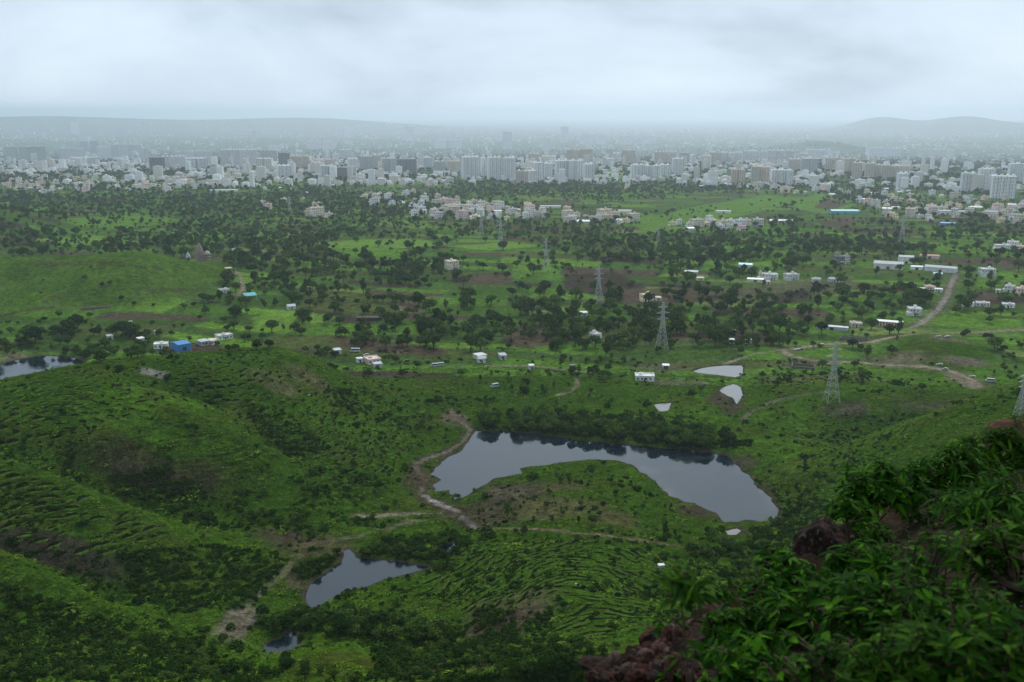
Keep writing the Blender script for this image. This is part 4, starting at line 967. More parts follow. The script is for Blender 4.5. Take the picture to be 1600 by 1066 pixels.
# the farthest town, too faint and too many to count
mb = MB(); rr = np.random.default_rng(78); FV = []; 
for _ in range(9500):
    r = math.sqrt(rr.uniform(3600**2, 24000**2)) if rr.random() < .75 else math.sqrt(rr.uniform(2700**2, 5200**2)); a = rr.uniform(-R(31), R(31)); x, y = r*math.sin(a), r*math.cos(a)
    dn = fbm(np.array([x]), np.array([y]), 900, 67)[0]
    if rr.random() > sstep(.36, .6, dn)*.9+.05: continue
    FV.append((x, y))
FV = np.array(FV); FZ = ground_z(FV[:, 0], FV[:, 1])
for (x, y), z in zip(FV, FZ):
    if z > 4: continue
    w, d = rr.uniform(9, 28), rr.uniform(8, 20); h = rr.choice([6, 9, 12, 14, 18, 30, 42], p=[.25, .25, .18, .12, .08, .07, .05])
    mb.box(x-w/2, x+w/2, y-d/2, y+d/2, z-4, z+h); mb.box(x-w*.2, x+w*.15, y-d*.2, y+d*.2, z+h-.5, z+h+2.6)
    for f in range(int(h/3.1)): mb.box(x-w*.42, x+w*.42, y-d/2-.15, y-d/2+.05, z+f*3.1+1.1, z+f*3.1+1.5)
def town_mat():
    m, nt, b = mat_new('far_town_walls'); n, l = nt.nodes, nt.links
    g = n.new('ShaderNodeNewGeometry'); r = n.new('ShaderNodeValToRGB'); l.new(g.outputs['Random Per Island'], r.inputs[0])
    e = r.color_ramp.elements; e[0].color = (.45,.43,.41,1); e[1].color = (.80,.80,.79,1); e.new(.35).color = (.66,.6,.52,1); e.new(.6).color = (.74,.73,.72,1)
    l.new(r.outputs[0], b.inputs['Base Color']); b.inputs['Roughness'].default_value = .9; return m
tag(link('far_town', mb.mesh('far_town', town_mat())), 'pale crowded roofs of the distant town', kind='stuff')

# ---- houses
def house_parts(w, d, fl, col, seed, roof='flat'):
    rr = np.random.default_rng(seed); wal, win, rf = MB(), MB(), MB(); fh = 3.1; h = fl*fh
    wal.box(-w/2, w/2, -d/2, d/2, -2.5, h)
    if fl > 1: wal.box(-w/2-1.6, -w/2+w*.35, -d/2-1.5, -d/2+d*.5, -2.5, h-fh)        # lower wing
    if roof == 'flat' and w < 7.5 and fl == 1: rf.box(-w/2-.3, w/2+.3, -d/2-.3, d/2+.3, h+.003, h+.22)
    elif roof == 'flat':
        t = .22                                                                      # parapet, stair room, tank, slab
        for a in ((-w/2-.15, w/2+.15, -d/2-.15, -d/2+t), (-w/2-.15, w/2+.15, d/2-t, d/2+.15), (-w/2-.15, -w/2+t, -d/2+t, d/2-t), (w/2-t, w/2+.15, -d/2+t, d/2-t)): rf.box(*a, h, h+.7)
        sx = rr.uniform(-.2, .2)*w; hs_ = 2.3 if fl > 1 else .95; rf.box(sx-1.2, sx+1.2, .2, 2.6, h+.004, h+hs_); rf.box(sx-1.35, sx+1.35, .05, 2.75, h+hs_, h+hs_+.15)
        rf.lathe([(.5, h+hs_+.15), (.52, h+hs_+.75), (.4, h+hs_+.95), (.1, h+hs_+1.0)], 8, sx, 1.2)
    else: rf.gable(-w/2, w/2, -d/2, d/2, h, h+1.6)
    for f in range(fl):
        z0 = f*fh+1.0
        for x in np.arange(-w/2+1.6, w/2-1.2, 2.9): win.box(x-.55, x+.55, -d/2-.06, -d/2-.01, z0, z0+1.3)
        for y in np.arange(-d/2+1.8, d/2-1.4, 3.1):
            win.box(w/2+.01, w/2+.06, y-.5, y+.5, z0, z0+1.3); win.box(-w/2-.06, -w/2-.01, y-.5, y+.5, z0, z0+1.3)
    bal = MB()
    if fl > 1: bal.box(-w*.1, w*.4, -d/2-1.2, -d/2-.07, fh-.1, fh+.05); bal.box(-w*.1, w*.4, -d/2-1.2, -d/2-1.1, fh+.05, fh+.95)
    door = MB().box(-.5, .5, -d/2-.07, -d/2-.02, 0, 2.1)
    return dict(wall=wal.mesh('house_wall', WALLC[col]), roof=rf.mesh('house_roof', WALLC[col] if roof == 'flat' else M_REDROOF if rr.random() < .5 else M_TIN), windows=win.mesh('house_windows', M_GLASS), balcony=bal.mesh('balcony', WALLC['white']) if fl > 1 else None, door=door.mesh('house_door', M_DARKMETAL))
def house(parts, x, y, z, rz, label, group=None, name='house', sc=1, cat='house'):
    e_ = link(name, None, loc=(x, y, z), rot=(0, 0, rz), scale=(sc, sc, sc)); tag(e_, label, cat, group)
    for k, m in parts.items():
        if m is None: continue
        o = link(k, m, e_)
        if k == 'windows': o['kind'] = 'stuff'
    return e_
def face(c): return -math.atan2(c[0], c[1])
# single houses one can pick out (pixel of the foot, width px, depth m, floors, colour, turn, label)
for i, (px, py, wp, d, fl, col, tn, lab) in enumerate([
 (706,420,20,12,3,'cream',.45,'cream three storey farmhouse with flat roof alone among the green fields'),
 (1010,470,20,9,2,'yellow',.5,'cream two storey farmhouse with low wing between two pylons'),
 (1028,469,10,7,1,'cream',.3,'low cream annex beside the two storey farmhouse'),
 (930,533,16,8,2,'white',.6,'white house half hidden by trees near the tall pylon'),
 (1007,593,34,9,1,'white',.06,'long low white farmhouse with verandah on the meadow behind the dam'),
 (830,577,8,4,1,'white',.3,'tiny white pump hut at the bend of the village path'),
 (894,577,6,3,1,'dark',.1,'small dark roofed hut on the meadow path'),
 (1204,437,22,10,2,'white',.2,'white two storey house at the end of a farm row'),(1236,437,22,10,2,'white',.5,'white stepped house with roof tanks in a farm row'),(1275,440,14,8,1,'white',.2,'low white house between trees and farm road'),(1305,440,22,9,1,'pale',-.2,'pale low house with big verandah by the farm road'),
 (1541,433,22,12,3,'white',.35,'tall white stepped house beside the brown field'),(1577,456,13,9,2,'white',-.2,'white cube shaped house with dark windows at the fields'),(1559,457,7,5,1,'white',.1,'tiny white outhouse beside the cube shaped house'),(1595,460,14,9,2,'pink',.2,'pinkish house standing past the cube shaped house'),
 (1428,492,20,10,2,'white',.25,'white two storey house right beside the town road'),(1337,510,18,9,1,'cream',.2,'cream single storey house near the striped shed'),
 (1565,390,22,12,2,'white',.2,'broad white house in the terrace of white villas'),(1582,388,16,12,3,'white',-.1,'highest white villa of the terrace of white villas'),(1596,392,14,10,2,'pink',.1,'pink villa closing the terrace of white villas'),
 (1310,412,14,14,3,'dark',.3,'dark grey windowless block beside the white factory sheds'),(1322,412,8,10,3,'mauve',.3,'mauve block leaning on the dark grey block'),
 (1200,444,6,5,1,'pink',.2,'small pink outhouse of the farm row'),(1190,436,10,9,2,'cream',.1,'cream end house of the farm row'),
 (1160,418,10,7,1,'white',.2,'small white farm house beside the teal roofed shed'),(1140,402,14,8,1,'white',.3,'white low house with a shaded porch among trees'),
 (207,518,9,6,2,'cream',.4,'narrow cream two storey house above the valley pond'),(172,530,9,5,1,'grey',.2,'grey stone hut at the edge of the grove'),(220,534,10,6,1,'white',.3,'low white hut in the grove by the blue shed'),(245,523,7,3,1,'pale',.1,'small pale cabin alone on the valley meadow'),
 (252,543,22,8,1,'white',-.15,'long unroofed white walls joined to the blue shed'),(318,538,16,9,1,'grey',.4,'grey unfinished house near the gable of the blue shed'),(331,537,14,9,1,'cream',-.3,'low house with pale slab roof beside the grey unfinished one'),(350,529,26,8,1,'white',.35,'long white house with dark end wall above the hill brow'),
 (357,423,10,7,1,'orange',.2,'small orange and white house under the temple hill'),(350,457,16,6,1,'white',.3,'low white shed beside the temple lane'),
 (582,566,24,11,1,'pink',.3,'pinkish farmhouse with broken roof among meadow trees'),(590,574,14,6,1,'grey',.2,'grey lean-to in front of the pinkish farmhouse'),(562,566,10,4,1,'pale',.3,'small blue walled hut beside the pinkish farmhouse'),
 (527,552,12,7,1,'grey',.2,'grey hut beside the white bus on the meadow'),(750,560,18,8,1,'white',.5,'white hut with flat roof beside dark trees'),(752,566,14,5,1,'pale',.2,'pale blue walled hut in front of the white hut'),(785,560,12,8,1,'grey',.2,'grey hut across from the white flat roofed hut'),
 (1168,536,12,7,1,'pale',.3,'pale hut among the trees near the bend track'),(1146,522,8,5,1,'orange',.2,'little orange hut among the trees'),(1143,536,8,5,1,'white',.2,'little white hut behind the round tree'),
 (455,483,14,6,1,'white',.2,'white shed with green roof edge by the ploughed field'),(912,493,12,7,1,'pale',.15,'pale tin hut in the nearer fields'),(1094,438,12,6,1,'pink',.2,'pinkish farm house in trees'),(976,336,8,10,2,'yellow',.2,'yellow house by the brown plot'),(980,296,8,9,4,'yellow',.2,'slim yellow house alone in the wide green fields'),
 (365,393,5,4,1,'white',.2,'tiny white hut beyond the temple'),(1440,455,12,8,1,'cream',.2,'cream house in the cluster beside the town road'),(1452,452,14,8,1,'pink',.4,'pinkish house in the cluster beside the town road'),(1466,456,12,7,1,'white',.1,'white house in the cluster nearest the town road'),
 (1512,478,18,8,1,'white',.1,'long low white row house with dark openings'),(1535,478,20,8,1,'white',.1,'second long white row house beyond the low wall'),(1575,480,18,8,1,'pale',.1,'pale row house at the end of the low row'),
]):
    c = gp(px, py); mpp = np.hypot(c[0], c[1])/FPX
    p = house_parts(max(3.2, wp*mpp*.88), d, fl, col, 500+i, 'flat' if i not in (4, 41, 46) or i == 4 else 'gable')
    house(p, c[0], c[1], c[2]+.02, face(c)+tn, lab); CLEAR.append((c[0], c[1], wp*mpp*.75+3))
# village and suburb houses by the hundred
HK = []
for i, (w, d, fl, col) in enumerate([(9,8,2,'white'),(11,9,2,'cream'),(8,8,1,'white'),(12,10,3,'white'),(10,9,2,'pink'),(9,9,3,'cream'),(14,9,1,'pale'),(10,10,3,'pale'),(12,10,4,'white'),(9,8,2,'yellow'),(13,11,4,'pink'),(16,9,1,'grey'),(11,9,2,'white'),(18,12,4,'cream')]): HK.append((col, fl, house_parts(w, d, fl, col, 600+i, 'gable' if i in (6, 11) else 'flat')))
HZ = [([(0,285),(110,268),(150,290),(100,303),(20,300)],55,'in the cream fringe of the town edge'),([(110,280),(390,272),(388,285),(250,302),(120,300)],70,'in the dense suburb before the pale apartment rows'),([(640,322),(740,318),(870,330),(860,345),(720,345),(645,338)],62,'in the village cluster amid the dark wood'),([(550,305),(640,300),(720,312),(700,322),(560,325)],26,'scattered in the dark wood before the village'),
 ([(400,272),(560,282),(720,284),(720,292),(560,292),(400,284)],42,'at the foot of the brownish apartment rows'),([(1270,290),(1370,296),(1420,300),(1600,312),(1600,335),(1370,332),(1280,305)],60,'in the suburb below the white towers'),([(880,335),(990,340),(1000,352),(890,350)],20,'at the field end of the village'),([(1045,352),(1110,345),(1200,352),(1190,362),(1060,360)],24,'in the hamlet beside the wide green fields'),
 ([(1380,325),(1470,330),(1600,325),(1600,350),(1380,345)],30,'among trees behind the white factory sheds'),([(1080,278),(1200,292),(1340,300),(1250,305),(1090,292)],22,'between the wide fields and the cream blocks'),([(920,256),(990,262),(1100,268),(1340,268),(1340,262),(1000,252)],30,'between the white apartment rows'),([(400,335),(520,345),(500,300),(400,290)],14,'lost deep in the dark wood')]
cells = []
hs = []
for pts, n, where in HZ:
    P = np.array(pts, float); k = 0; tries = 0
    while k < n and tries < n*30:
        tries += 1; q = rng.uniform(P.min(0), P.max(0))
        if poly_sd(P, np.array([q[0]]), np.array([q[1]]))[0] > 0: continue
        c = gp(*q)
        if any((c[0]-a)**2+(c[1]-b)**2 < 13**2 for a, b in cells) or any((c[0]-a[0])**2+(c[1]-a[1])**2 < (a[2]*.7+8)**2 for a in CITYFOOT[:260]): continue
        cells.append((c[0], c[1])); hs.append((c, where)); k += 1
FLW = {1: 'low', 2: 'two storey', 3: 'three storey', 4: 'four storey'}
hs.sort(key=lambda t: np.hypot(t[0][0], t[0][1])); far_mb = []
for i, (c, where) in enumerate(hs):
    ki = int(rng.integers(len(HK))); col, fl, p = HK[ki]; s = float(rng.uniform(.9, 1.35)); rz = face(c)+rng.choice([0, .2, -.2, .5, 1.57, -.6])
    CLEAR.append((c[0], c[1], 9*s))
    if i < 240: house(p, c[0], c[1], c[2], rz, f'{FLW[fl]} {HUE.get(col, col)} house {where}', f'{FLW[fl]} {HUE.get(col, col)} houses {where}', sc=s)
    else: far_mb.append((ki, c, rz, s))
if far_mb:
    V, F, MI = [], [], []; mats = [p[2]['wall'].materials[0] for p in HK]+[M_GLASS, M_TIN]; b = 0
    for ki, c, rz, s in far_mb:
        for key, mi in (('wall', ki), ('roof', ki), ('windows', len(HK))):
            m = HK[ki][2][key]; v = np.empty(len(m.vertices)*3, np.float32); m.vertices.foreach_get('co', v); v = v.reshape(-1, 3)*s
            cr, sr = math.cos(rz), math.sin(rz); V.append(np.c_[v[:, 0]*cr-v[:, 1]*sr+c[0], v[:, 0]*sr+v[:, 1]*cr+c[1], v[:, 2]+c[2]])
            fs = [tuple(b+x for x in q.vertices) for q in m.polygons]; F += fs; MI += [mi]*len(fs); b += len(v)
    me = mesh_np('suburb_houses', np.vstack(V), F, mats); me.polygons.foreach_set('material_index', np.array(MI, np.int32))
    tag(link('suburb_houses', me), 'small crowded houses of the hazy suburbs', kind='stuff')

# ---- sheds
def shed(px, py, wp, d, h, tn, wallm, roofm, label, rise=1.6, name='shed', stripes=None, open_side=False, hp=None):
    c = gp(px, py); mpp = np.hypot(c[0], c[1])/FPX; w = wp*mpp; e_ = link(name, None, loc=(c[0], c[1], c[2]), rot=(0, 0, face(c)+tn)); tag(e_, label, 'shed')
    if open_side:
        for x in np.linspace(-w/2+.3, w/2-.3, max(3, int(w/4))):
            for y in (-d/2+.2, d/2-.2): link('post', MB().box(x-.12, x+.12, y-.12, y+.12, -1, h).mesh('post', M_STEEL), e_)
    else:
        m = MB().box(-w/2, w/2, -d/2, d/2, -2, h); b = len(m.V)
        for sx in (-1, 1):   # gable triangles
            x = sx*w/2; k = len(m.V); m.V += [(x, -d/2, h), (x, d/2, h), (x, 0, h+rise)]; m.F.append((k, k+1, k+2) if sx > 0 else (k+1, k, k+2))
        link('wall', m.mesh('shed_wall', wallm), e_)
        link('door', MB().box(-1.6, 1.6, -d/2-.08, -d/2-.02, 0, min(3, h*.8)).mesh('shed_door', M_DARKMETAL), e_)
    rf = link('roof', MB().gable(-w/2, w/2, -d/2, d/2, h+.02, h+.02+rise).mesh('shed_roof', roofm), e_)
    rb = MB()
    for x in np.linspace(-w/2, w/2, max(4, int(w/1.6))):   # standing seams
        rb.bar((x, -d/2-.3, h+.17), (x, 0, h+rise+.17), .05); rb.bar((x, d/2+.3, h+.17), (x, 0, h+rise+.17), .05)
    o = link('seams', rb.mesh('seams', roofm), rf); o['kind'] = 'stuff'
    if stripes:
        n = stripes
        for k in range(n): x = -w/2+(k+.5)*w/n; link('panel', MB().box(x-w/n*.28, x+w/n*.28, -d/2-.09, -d/2-.01, .1, h-.1).mesh('panel', M_REDWALL), e_)
    CLEAR.append((c[0], c[1], w*.6+3)); return e_
shed(283,546,20,13,5.2,.42,M_BLUE,M_BLUE,'bright blue sheet metal shed behind the brow of the hill',.9)
shed(389,466,18,14,3.5,.3,M_TIN,M_TEAL,'open shed with a turquoise hipped roof beside the temple lane',2.0,open_side=True)
shed(1318,334,40,24,6,.28,M_TEAL,M_TEAL,'long turquoise factory shed with white ends in the brown field',2.0)
shed(1388,419,40,18,6,-.05,WALLC['white'],M_WHITE,'big white factory shed beside the town road',2.2); shed(1415,411,20,14,8,.1,WALLC['white'],M_WHITE,'high white factory hall behind the big white shed',1.5); shed(1432,421,16,9,3.5,.1,WALLC['pale'],M_TIN,'low pale factory store between the two long sheds',1.0); shed(1470,424,42,14,5,-.12,WALLC['pale'],M_WHITE,'long pale roofed shed at the head of the town road',1.6)
shed(1390,510,36,8,4.5,-.05,WALLC['cream'],M_TIN,'long shed striped red and cream on the meadow by the road',.8,stripes=9); shed(1300,515,46,6,3,-.1,M_TIN,WALLC['pale'],'long low shed with a pale blue roof on the meadow',.7)
shed(1165,418,20,12,4,-.05,WALLC['white'],M_TEAL,'white shed with a teal roof among farm trees',1.3); shed(1452,404,26,10,4,.05,WALLC['pink'],M_REDROOF,'red roofed shed behind the factory sheds',1.2); shed(1465,432,12,8,3.5,0,M_TIN,M_TEAL,'small teal roofed shed under the factory wing',1.0)
shed(578,500,40,7,2.6,-.12,M_DARKMETAL,mat('rusty_roof', (.09,.05,.04), .8, .3, 1),'long dark rusty shed at the end of the ploughed field',.8); shed(1080,428,20,8,3,.0,M_TIN,WALLC['pale'],'grey tin shed among the far trees',1.0); shed(1180,440,24,8,3,.0,WALLC['white'],M_TIN,'white dairy shed with tin roof before the farm row',1.0)
shed(976,332,20,14,4,.1,WALLC['white'],M_WHITE,'white roofed shed by the wide fields',1.2); shed(860,325,32,14,4,0,WALLC['pale'],M_WHITE,'long white shed in the wood by the village',1.2); shed(1130,333,22,14,4,.1,WALLC['white'],M_WHITE,'white shed beyond the hamlet',1.2); shed(1212,348,18,14,4,.1,M_TIN,M_TIN,'pale tin shed at the edge of the wide fields',1.4); shed(1232,348,16,12,4,.1,WALLC['pale'],M_TIN,'second tin shed beside the pale one',1.2)
shed(1480,335,44,20,7,.05,WALLC['white'],M_WHITE,'large white flat hall in the white tower suburb',1.0); shed(1480,352,20,14,4,.1,M_BLUE,M_BLUE,'small blue roofed shed in the trees of the white tower suburb',1.0); shed(1560,335,34,16,5,.05,WALLC['white'],M_BLUE,'white hall with a blue roof in the white tower suburb',1.2); shed(350,300,40,22,5,0,WALLC['pale'],M_WHITE,'white warehouse roof at the end of the dense suburb',1.4); shed(1040,575,0.1+10,5,2.4,.1,M_TIN,M_TIN,'little tin hut by the farm pond track',.6)
# low stone wall left unroofed beside the bend track, and a cut-stone ruin
for px, py, wp, d, lab in ((1255,574,34,9,'low ruined stone enclosure under the bend track'),(1335,531,40,7,'roofless brown walled pen below the striped shed'),(150,482,40,3,'long low stone walled terrace on the temple hill')):
    c = gp(px, py); mpp = np.hypot(c[0], c[1])/FPX; w = wp*mpp; e_ = link('stone_pen', None, loc=c, rot=(0, 0, face(c)-.06)); tag(e_, lab, 'wall'); ms = mat('rough_stone', (.15,.125,.105), .95, .3, 1.2, bump=.4)
    for a in ((-w/2, w/2, -d/2, -d/2+.5), (-w/2, w/2, d/2-.5, d/2), (-w/2, -w/2+.5, -d/2+.5, d/2-.5), (w/2-.5, w/2, -d/2+.5, d/2-.5)): link('wall', MB().box(*a, -1, 1.5).mesh('pen_wall', ms), e_)
    CLEAR.append((c[0], c[1], w*.55))
# ---- temple: curved stone spire, pillared hall with a small dome, and a white shrine
c = gp(317,407); u = np.hypot(c[0], c[1])/FPX; e_ = link('temple', None, loc=c, rot=(0, 0, face(c)+.25)); tag(e_, 'brown stone temple with curved spire and pillared hall on the hill', 'temple'); U = u
sp = MB(); H0 = 14*U; prof = [(1, 0), (1, .12), (.92, .13), (.95, .3), (.9, .45), (.78, .6), (.62, .75), (.42, .88), (.26, .95), (.30, .97), (.3, 1.0), (.12, 1.02), (.04, 1.12)]
R0 = 6.2*U; sp.lathe([(r*R0, z*20*U+6*U) for r, z in prof], 12, -4*U, 1*U); sp.box(-10*U, 2*U, -5*U, 7*U, -2, 6.2*U)
for k in range(12):
    a = 2*math.pi*k/12; sp.lathe([(r*R0*.24, z*9*U+6*U) for r, z in ((1, 0), (1, .5), (.7, .8), (.2, 1))], 6, -4*U+math.cos(a)*R0*.9, 1*U+math.sin(a)*R0*.9)
link('spire', sp.mesh('spire', M_STONE), e_)
hl = MB().box(-1*U, 12*U, -6*U, 6*U, -2, .8*U); link('plinth', hl.mesh('plinth', M_STONE), e_)
for zz_ in (0.8*U, 5.2*U):
    for x in np.linspace(.2*U, 11.2*U, 5):
        for y in (-5.6*U, 5.6*U): link('pillar', MB().box(x-.45*U, x+.45*U, y-.4*U, y+.4*U, zz_, zz_+4*U).mesh('pillar', M_STONE), e_)
    link('floor_slab', MB().box(-1*U, 12.2*U, -6.3*U, 6.3*U, zz_+4*U, zz_+4.4*U).mesh('slab', M_STONE), e_)
link('dome', MB().lathe([(4.6*U, 9.6*U), (4.4*U, 11*U), (3.4*U, 12.6*U), (1.8*U, 13.6*U), (.3*U, 14*U), (.15*U, 15*U)], 12, 7*U, 0).mesh('dome', mat('pale_dome', (.42,.38,.35), .8)), e_)
CLEAR.append((c[0], c[1], 22))
c = gp(294,404); e_ = link('shrine', None, loc=c, rot=(0, 0, face(c)+.3)); tag(e_, 'small white shrine with pointed roof beside the temple', 'shrine')
link('wall', MB().box(-3*U, 3*U, -3*U, 3*U, -1, 4*U).mesh('shrine_wall', M_WHITE), e_); link('roof', MB().lathe([(3.6*U, 4*U), (2.6*U, 6.5*U), (1.2*U, 8.8*U), (.1*U, 10.5*U)], 4).mesh('shrine_roof', M_WHITE), e_); link('door', MB().box(-.8*U, .8*U, -3.06*U, -3.01*U, 0, 2.6*U).mesh('shrine_door', M_DARKMETAL), e_)
CLEAR.append((c[0], c[1], 9))

# ---- pylons
def pylon(px, py, yt, label, tn=.4):
    c = gp(px, py); D = np.hypot(c[0], c[1]); h = (py-yt)*D/FPX*1.02/math.cos(math.atan((yt-CY)/FPX)+0) ; e_ = link('pylon', None, loc=c, rot=(0, 0, face(c)+tn)); tag(e_, label, 'pylon')
    bw, wa, tw_ = h*.105, h*.03, h*.012; zw = h*.58
    def wid(z): return bw+(wa-bw)*z/zw if z < zw else wa+(tw_-wa)*(z-zw)/(h-zw)
    lv = [0]; 
    while lv[-1] < h*.97: lv.append(min(h*.985, lv[-1]+max(wid(lv[-1])*1.5, h*.035)))
    t = max(.10, h*.0035)
    for sx, sy in ((1, 1), (1, -1), (-1, 1), (-1, -1)):
        m = MB()
        for a, b in zip(lv[:-1], lv[1:]): m.bar((sx*wid(a), sy*wid(a), a-(.8 if a == 0 else 0)), (sx*wid(b), sy*wid(b), b), t)
        link('leg', m.mesh('leg', M_STEEL), e_)
    br = MB()
    for a, b in zip(lv[:-1], lv[1:]):
        A, B = wid(a), wid(b)
        for (p, q) in (((1, 1), (1, -1)), ((1, -1), (-1, -1)), ((-1, -1), (-1, 1)), ((-1, 1), (1, 1))):
            br.bar((p[0]*A, p[1]*A, a), (q[0]*B, q[1]*B, b), t*.55); br.bar((q[0]*A, q[1]*A, a), (p[0]*B, p[1]*B, b), t*.55); br.bar((p[0]*B, p[1]*B, b), (q[0]*B, q[1]*B, b), t*.5)
    o = link('bracing', br.mesh('bracing', M_STEEL), e_); o['kind'] = 'stuff'
    for z, L in ((h*.64, .13), (h*.76, .15), (h*.88, .115)):
        m = MB(); w_ = wid(z)
        for s in (-1, 1):
            tip = (s*h*L, 0, z+.1)
            for y in (-1, 1): m.bar((s*w_, y*w_, z), tip, t*.7); m.bar((s*w_, y*w_, z+h*.035), tip, t*.6)
            m.bar((s*(w_+h*L)/2, 0, z), (s*w_, w_, z+h*.03), t*.5)
        arm = link('cross_arm', m.mesh('cross_arm', M_STEEL), e_)
        for s in (-1, 1): link('insulator', MB().lathe([(.06, z-h*.035), (.14, z-h*.03), (.06, z-h*.02), (.14, z-h*.012), (.05, z+.05)], 6, s*h*L, 0).mesh('insulator', M_DARKMETAL), arm)
    CLEAR.append((c[0], c[1], h*.12))
pylon(1299,628,535,'tall steel lattice pylon on the slope below the bend track'); pylon(1034,547,470,'tall steel lattice pylon behind the long white farmhouse'); pylon(935,474,414,'steel lattice pylon beside the cream farmhouse in the brown fields'); pylon(853,424,373,'steel lattice pylon in trees of the middle fields')
pylon(782,390,342,'faint lattice pylon before the village, the taller of a pair'); pylon(752,372,330,'faint lattice pylon close to the village, the shorter of a pair'); pylon(1028,382,352,'squat faint lattice pylon in front of the hamlet'); pylon(1408,385,340,'faint lattice pylon before the white tower suburb'); pylon(453,335,308,'thin faint pylon in the dark wood'); pylon(1594,648,585,'wide lattice pylon on the brow above the parked cars',.7)

# ---- vehicles
def vehicle_parts(L, W, Hh, hood):
    body = MB(); n = 0
    body.box(-L/2, L/2, -W/2, W/2, .35, Hh*.55); x0 = -L/2+hood; b = len(body.V); i = .12
    body.V += [(x0,-W/2,Hh*.55),(L/2,-W/2,Hh*.55),(L/2,W/2,Hh*.55),(x0,W/2,Hh*.55),(x0+.5,-W/2+i,Hh),(L/2-.15,-W/2+i,Hh),(L/2-.15,W/2-i,Hh),(x0+.5,W/2-i,Hh)]
    body.F += [(b+4,b+5,b+6,b+7),(b,b+1,b+5,b+4),(b+1,b+2,b+6,b+5),(b+2,b+3,b+7,b+6),(b+3,b,b+4,b+7)]
    win = MB(); z0, z1 = Hh*.58, Hh*.9
    for s in (-1, 1): a, bb = sorted((s*(W/2-.06), s*(W/2+.02))); win.box(x0+.55, L/2-.4, a, bb, z0, z1)
    win.box(x0-.0, x0+.35, -W/2+.2, W/2-.2, z0, z1-.1); win.box(L/2-.12, L/2+.02, -W/2+.2, W/2-.2, z0, z1)
    wh = MB().bar((0, -.12, 0), (0, .12, 0), .34, 10).mesh('wheel', M_RUBBER)
    lt = MB().box(-.03, .03, -.16, .16, -.08, .08).mesh('lamp', M_TIN)
    return body, win.mesh('vehicle_windows', M_GLASS), wh, lt, L, W
VEH = {'van': vehicle_parts(5.6, 2.1, 2.5, .55), 'bus': vehicle_parts(7.5, 2.4, 2.9, .25), 'car': vehicle_parts(4.1, 1.75, 1.5, 1.0)}
PAINT = {'white': M_WHITE, 'silver': M_TIN, 'dark': mat('dark_paint', (.04,.045,.05), .35, .05, 2, .5), 'red': mat('red_paint', (.35,.03,.03), .35, .05, 2, .5)}
VB = {(k, p): v[0].mesh('vehicle_body', m) for k, v in VEH.items() for p, m in PAINT.items()}
def vehicle(kind, px, py, col, tn, label):
    c = gp(px, py); v = VEH[kind]; e_ = link({'van': 'parked_van', 'bus': 'minibus', 'car': 'parked_car'}[kind], None, loc=c, rot=(0, 0, face(c)+tn)); tag(e_, label, {'van': 'van', 'bus': 'bus', 'car': 'car'}[kind])
    link('body', VB[(kind, col)], e_); link('windows', v[1], e_)
    for sx in (-1, 1):
        for sy in (-1, 1): link('wheel', v[2], e_, loc=(sx*v[4]*.31, sy*(v[5]/2-.1), .34))
    for sy in (-1, 1): link('headlight', v[3], e_, loc=(-v[4]/2-.02, sy*v[5]*.36, .75))
    CLEAR.append((c[0], c[1], 5))
vehicle('bus',555,550,'white',-.15,'white minibus parked beside a grey hut on the meadow'); vehicle('van',679,573,'white',.1,'white van parked nose to tail, the one nearer the dam hut'); vehicle('van',688,572,'white',.1,'white van parked behind another white van on the meadow'); vehicle('van',773,605,'white',.6,'lone white van parked among the slim meadow trees')
vehicle('car',572,556,'silver',.1,'silver car behind the pinkish farmhouse'); vehicle('car',635,565,'dark',.2,'dark car parked near the round meadow tree'); vehicle('car',1246,548,'white',.2,'white car parked inside the hairpin of the bend track'); vehicle('car',1250,547,'dark',.2,'dark car beside the white one inside the hairpin'); vehicle('car',1468,571,'white',-.1,'white car by the bend track above another'); vehicle('car',1477,578,'white',-.3,'white car on the edge of the bend track')
vehicle('car',1519,590,'white',-.3,'white car by the widened track end'); vehicle('van',1547,597,'white',.1,'white van at the far side of the widened track end'); vehicle('car',1283,540,'silver',.2,'silver car driving the upper leg of the bend track'); vehicle('car',1466,527,'white',.1,'white car on the small knoll above the track'); vehicle('car',1480,527,'silver',.3,'silver car beside the white one on the knoll')
# white cabin and a water trough on the trenched hill
c = gp(1033,888); e_ = link('cabin', None, loc=c, rot=(0, 0, face(c)+.4)); tag(e_, 'small white box cabin alone on the trenched hill', 'cabin')
link('wall', MB().box(-1.1, 1.1, -.8, .8, -.3, 1.5).mesh('cabin_wall', M_WHITE), e_); link('roof', MB().box(-1.25, 1.25, -.95, .95, 1.5, 1.62).mesh('cabin_roof', M_TIN), e_); link('door', MB().box(-.3, .3, -.86, -.81, 0, 1.3).mesh('cabin_door', M_TIN), e_); CLEAR.append((c[0], c[1], 3))
for px, py in ((900,914),(637,651),(483,618)):
    c = gp(px, py); o = link('marker_stone', MB().lathe([(.45, -.2), (.5, .25), (.38, .6), (.12, .72)], 7).mesh('marker_stone', M_WHITE), loc=c, rot=(0, 0, rng.uniform(0, 6))); tag(o, 'small whitewashed boundary stone on the grassy slope', 'stone', 'whitewashed boundary stones')
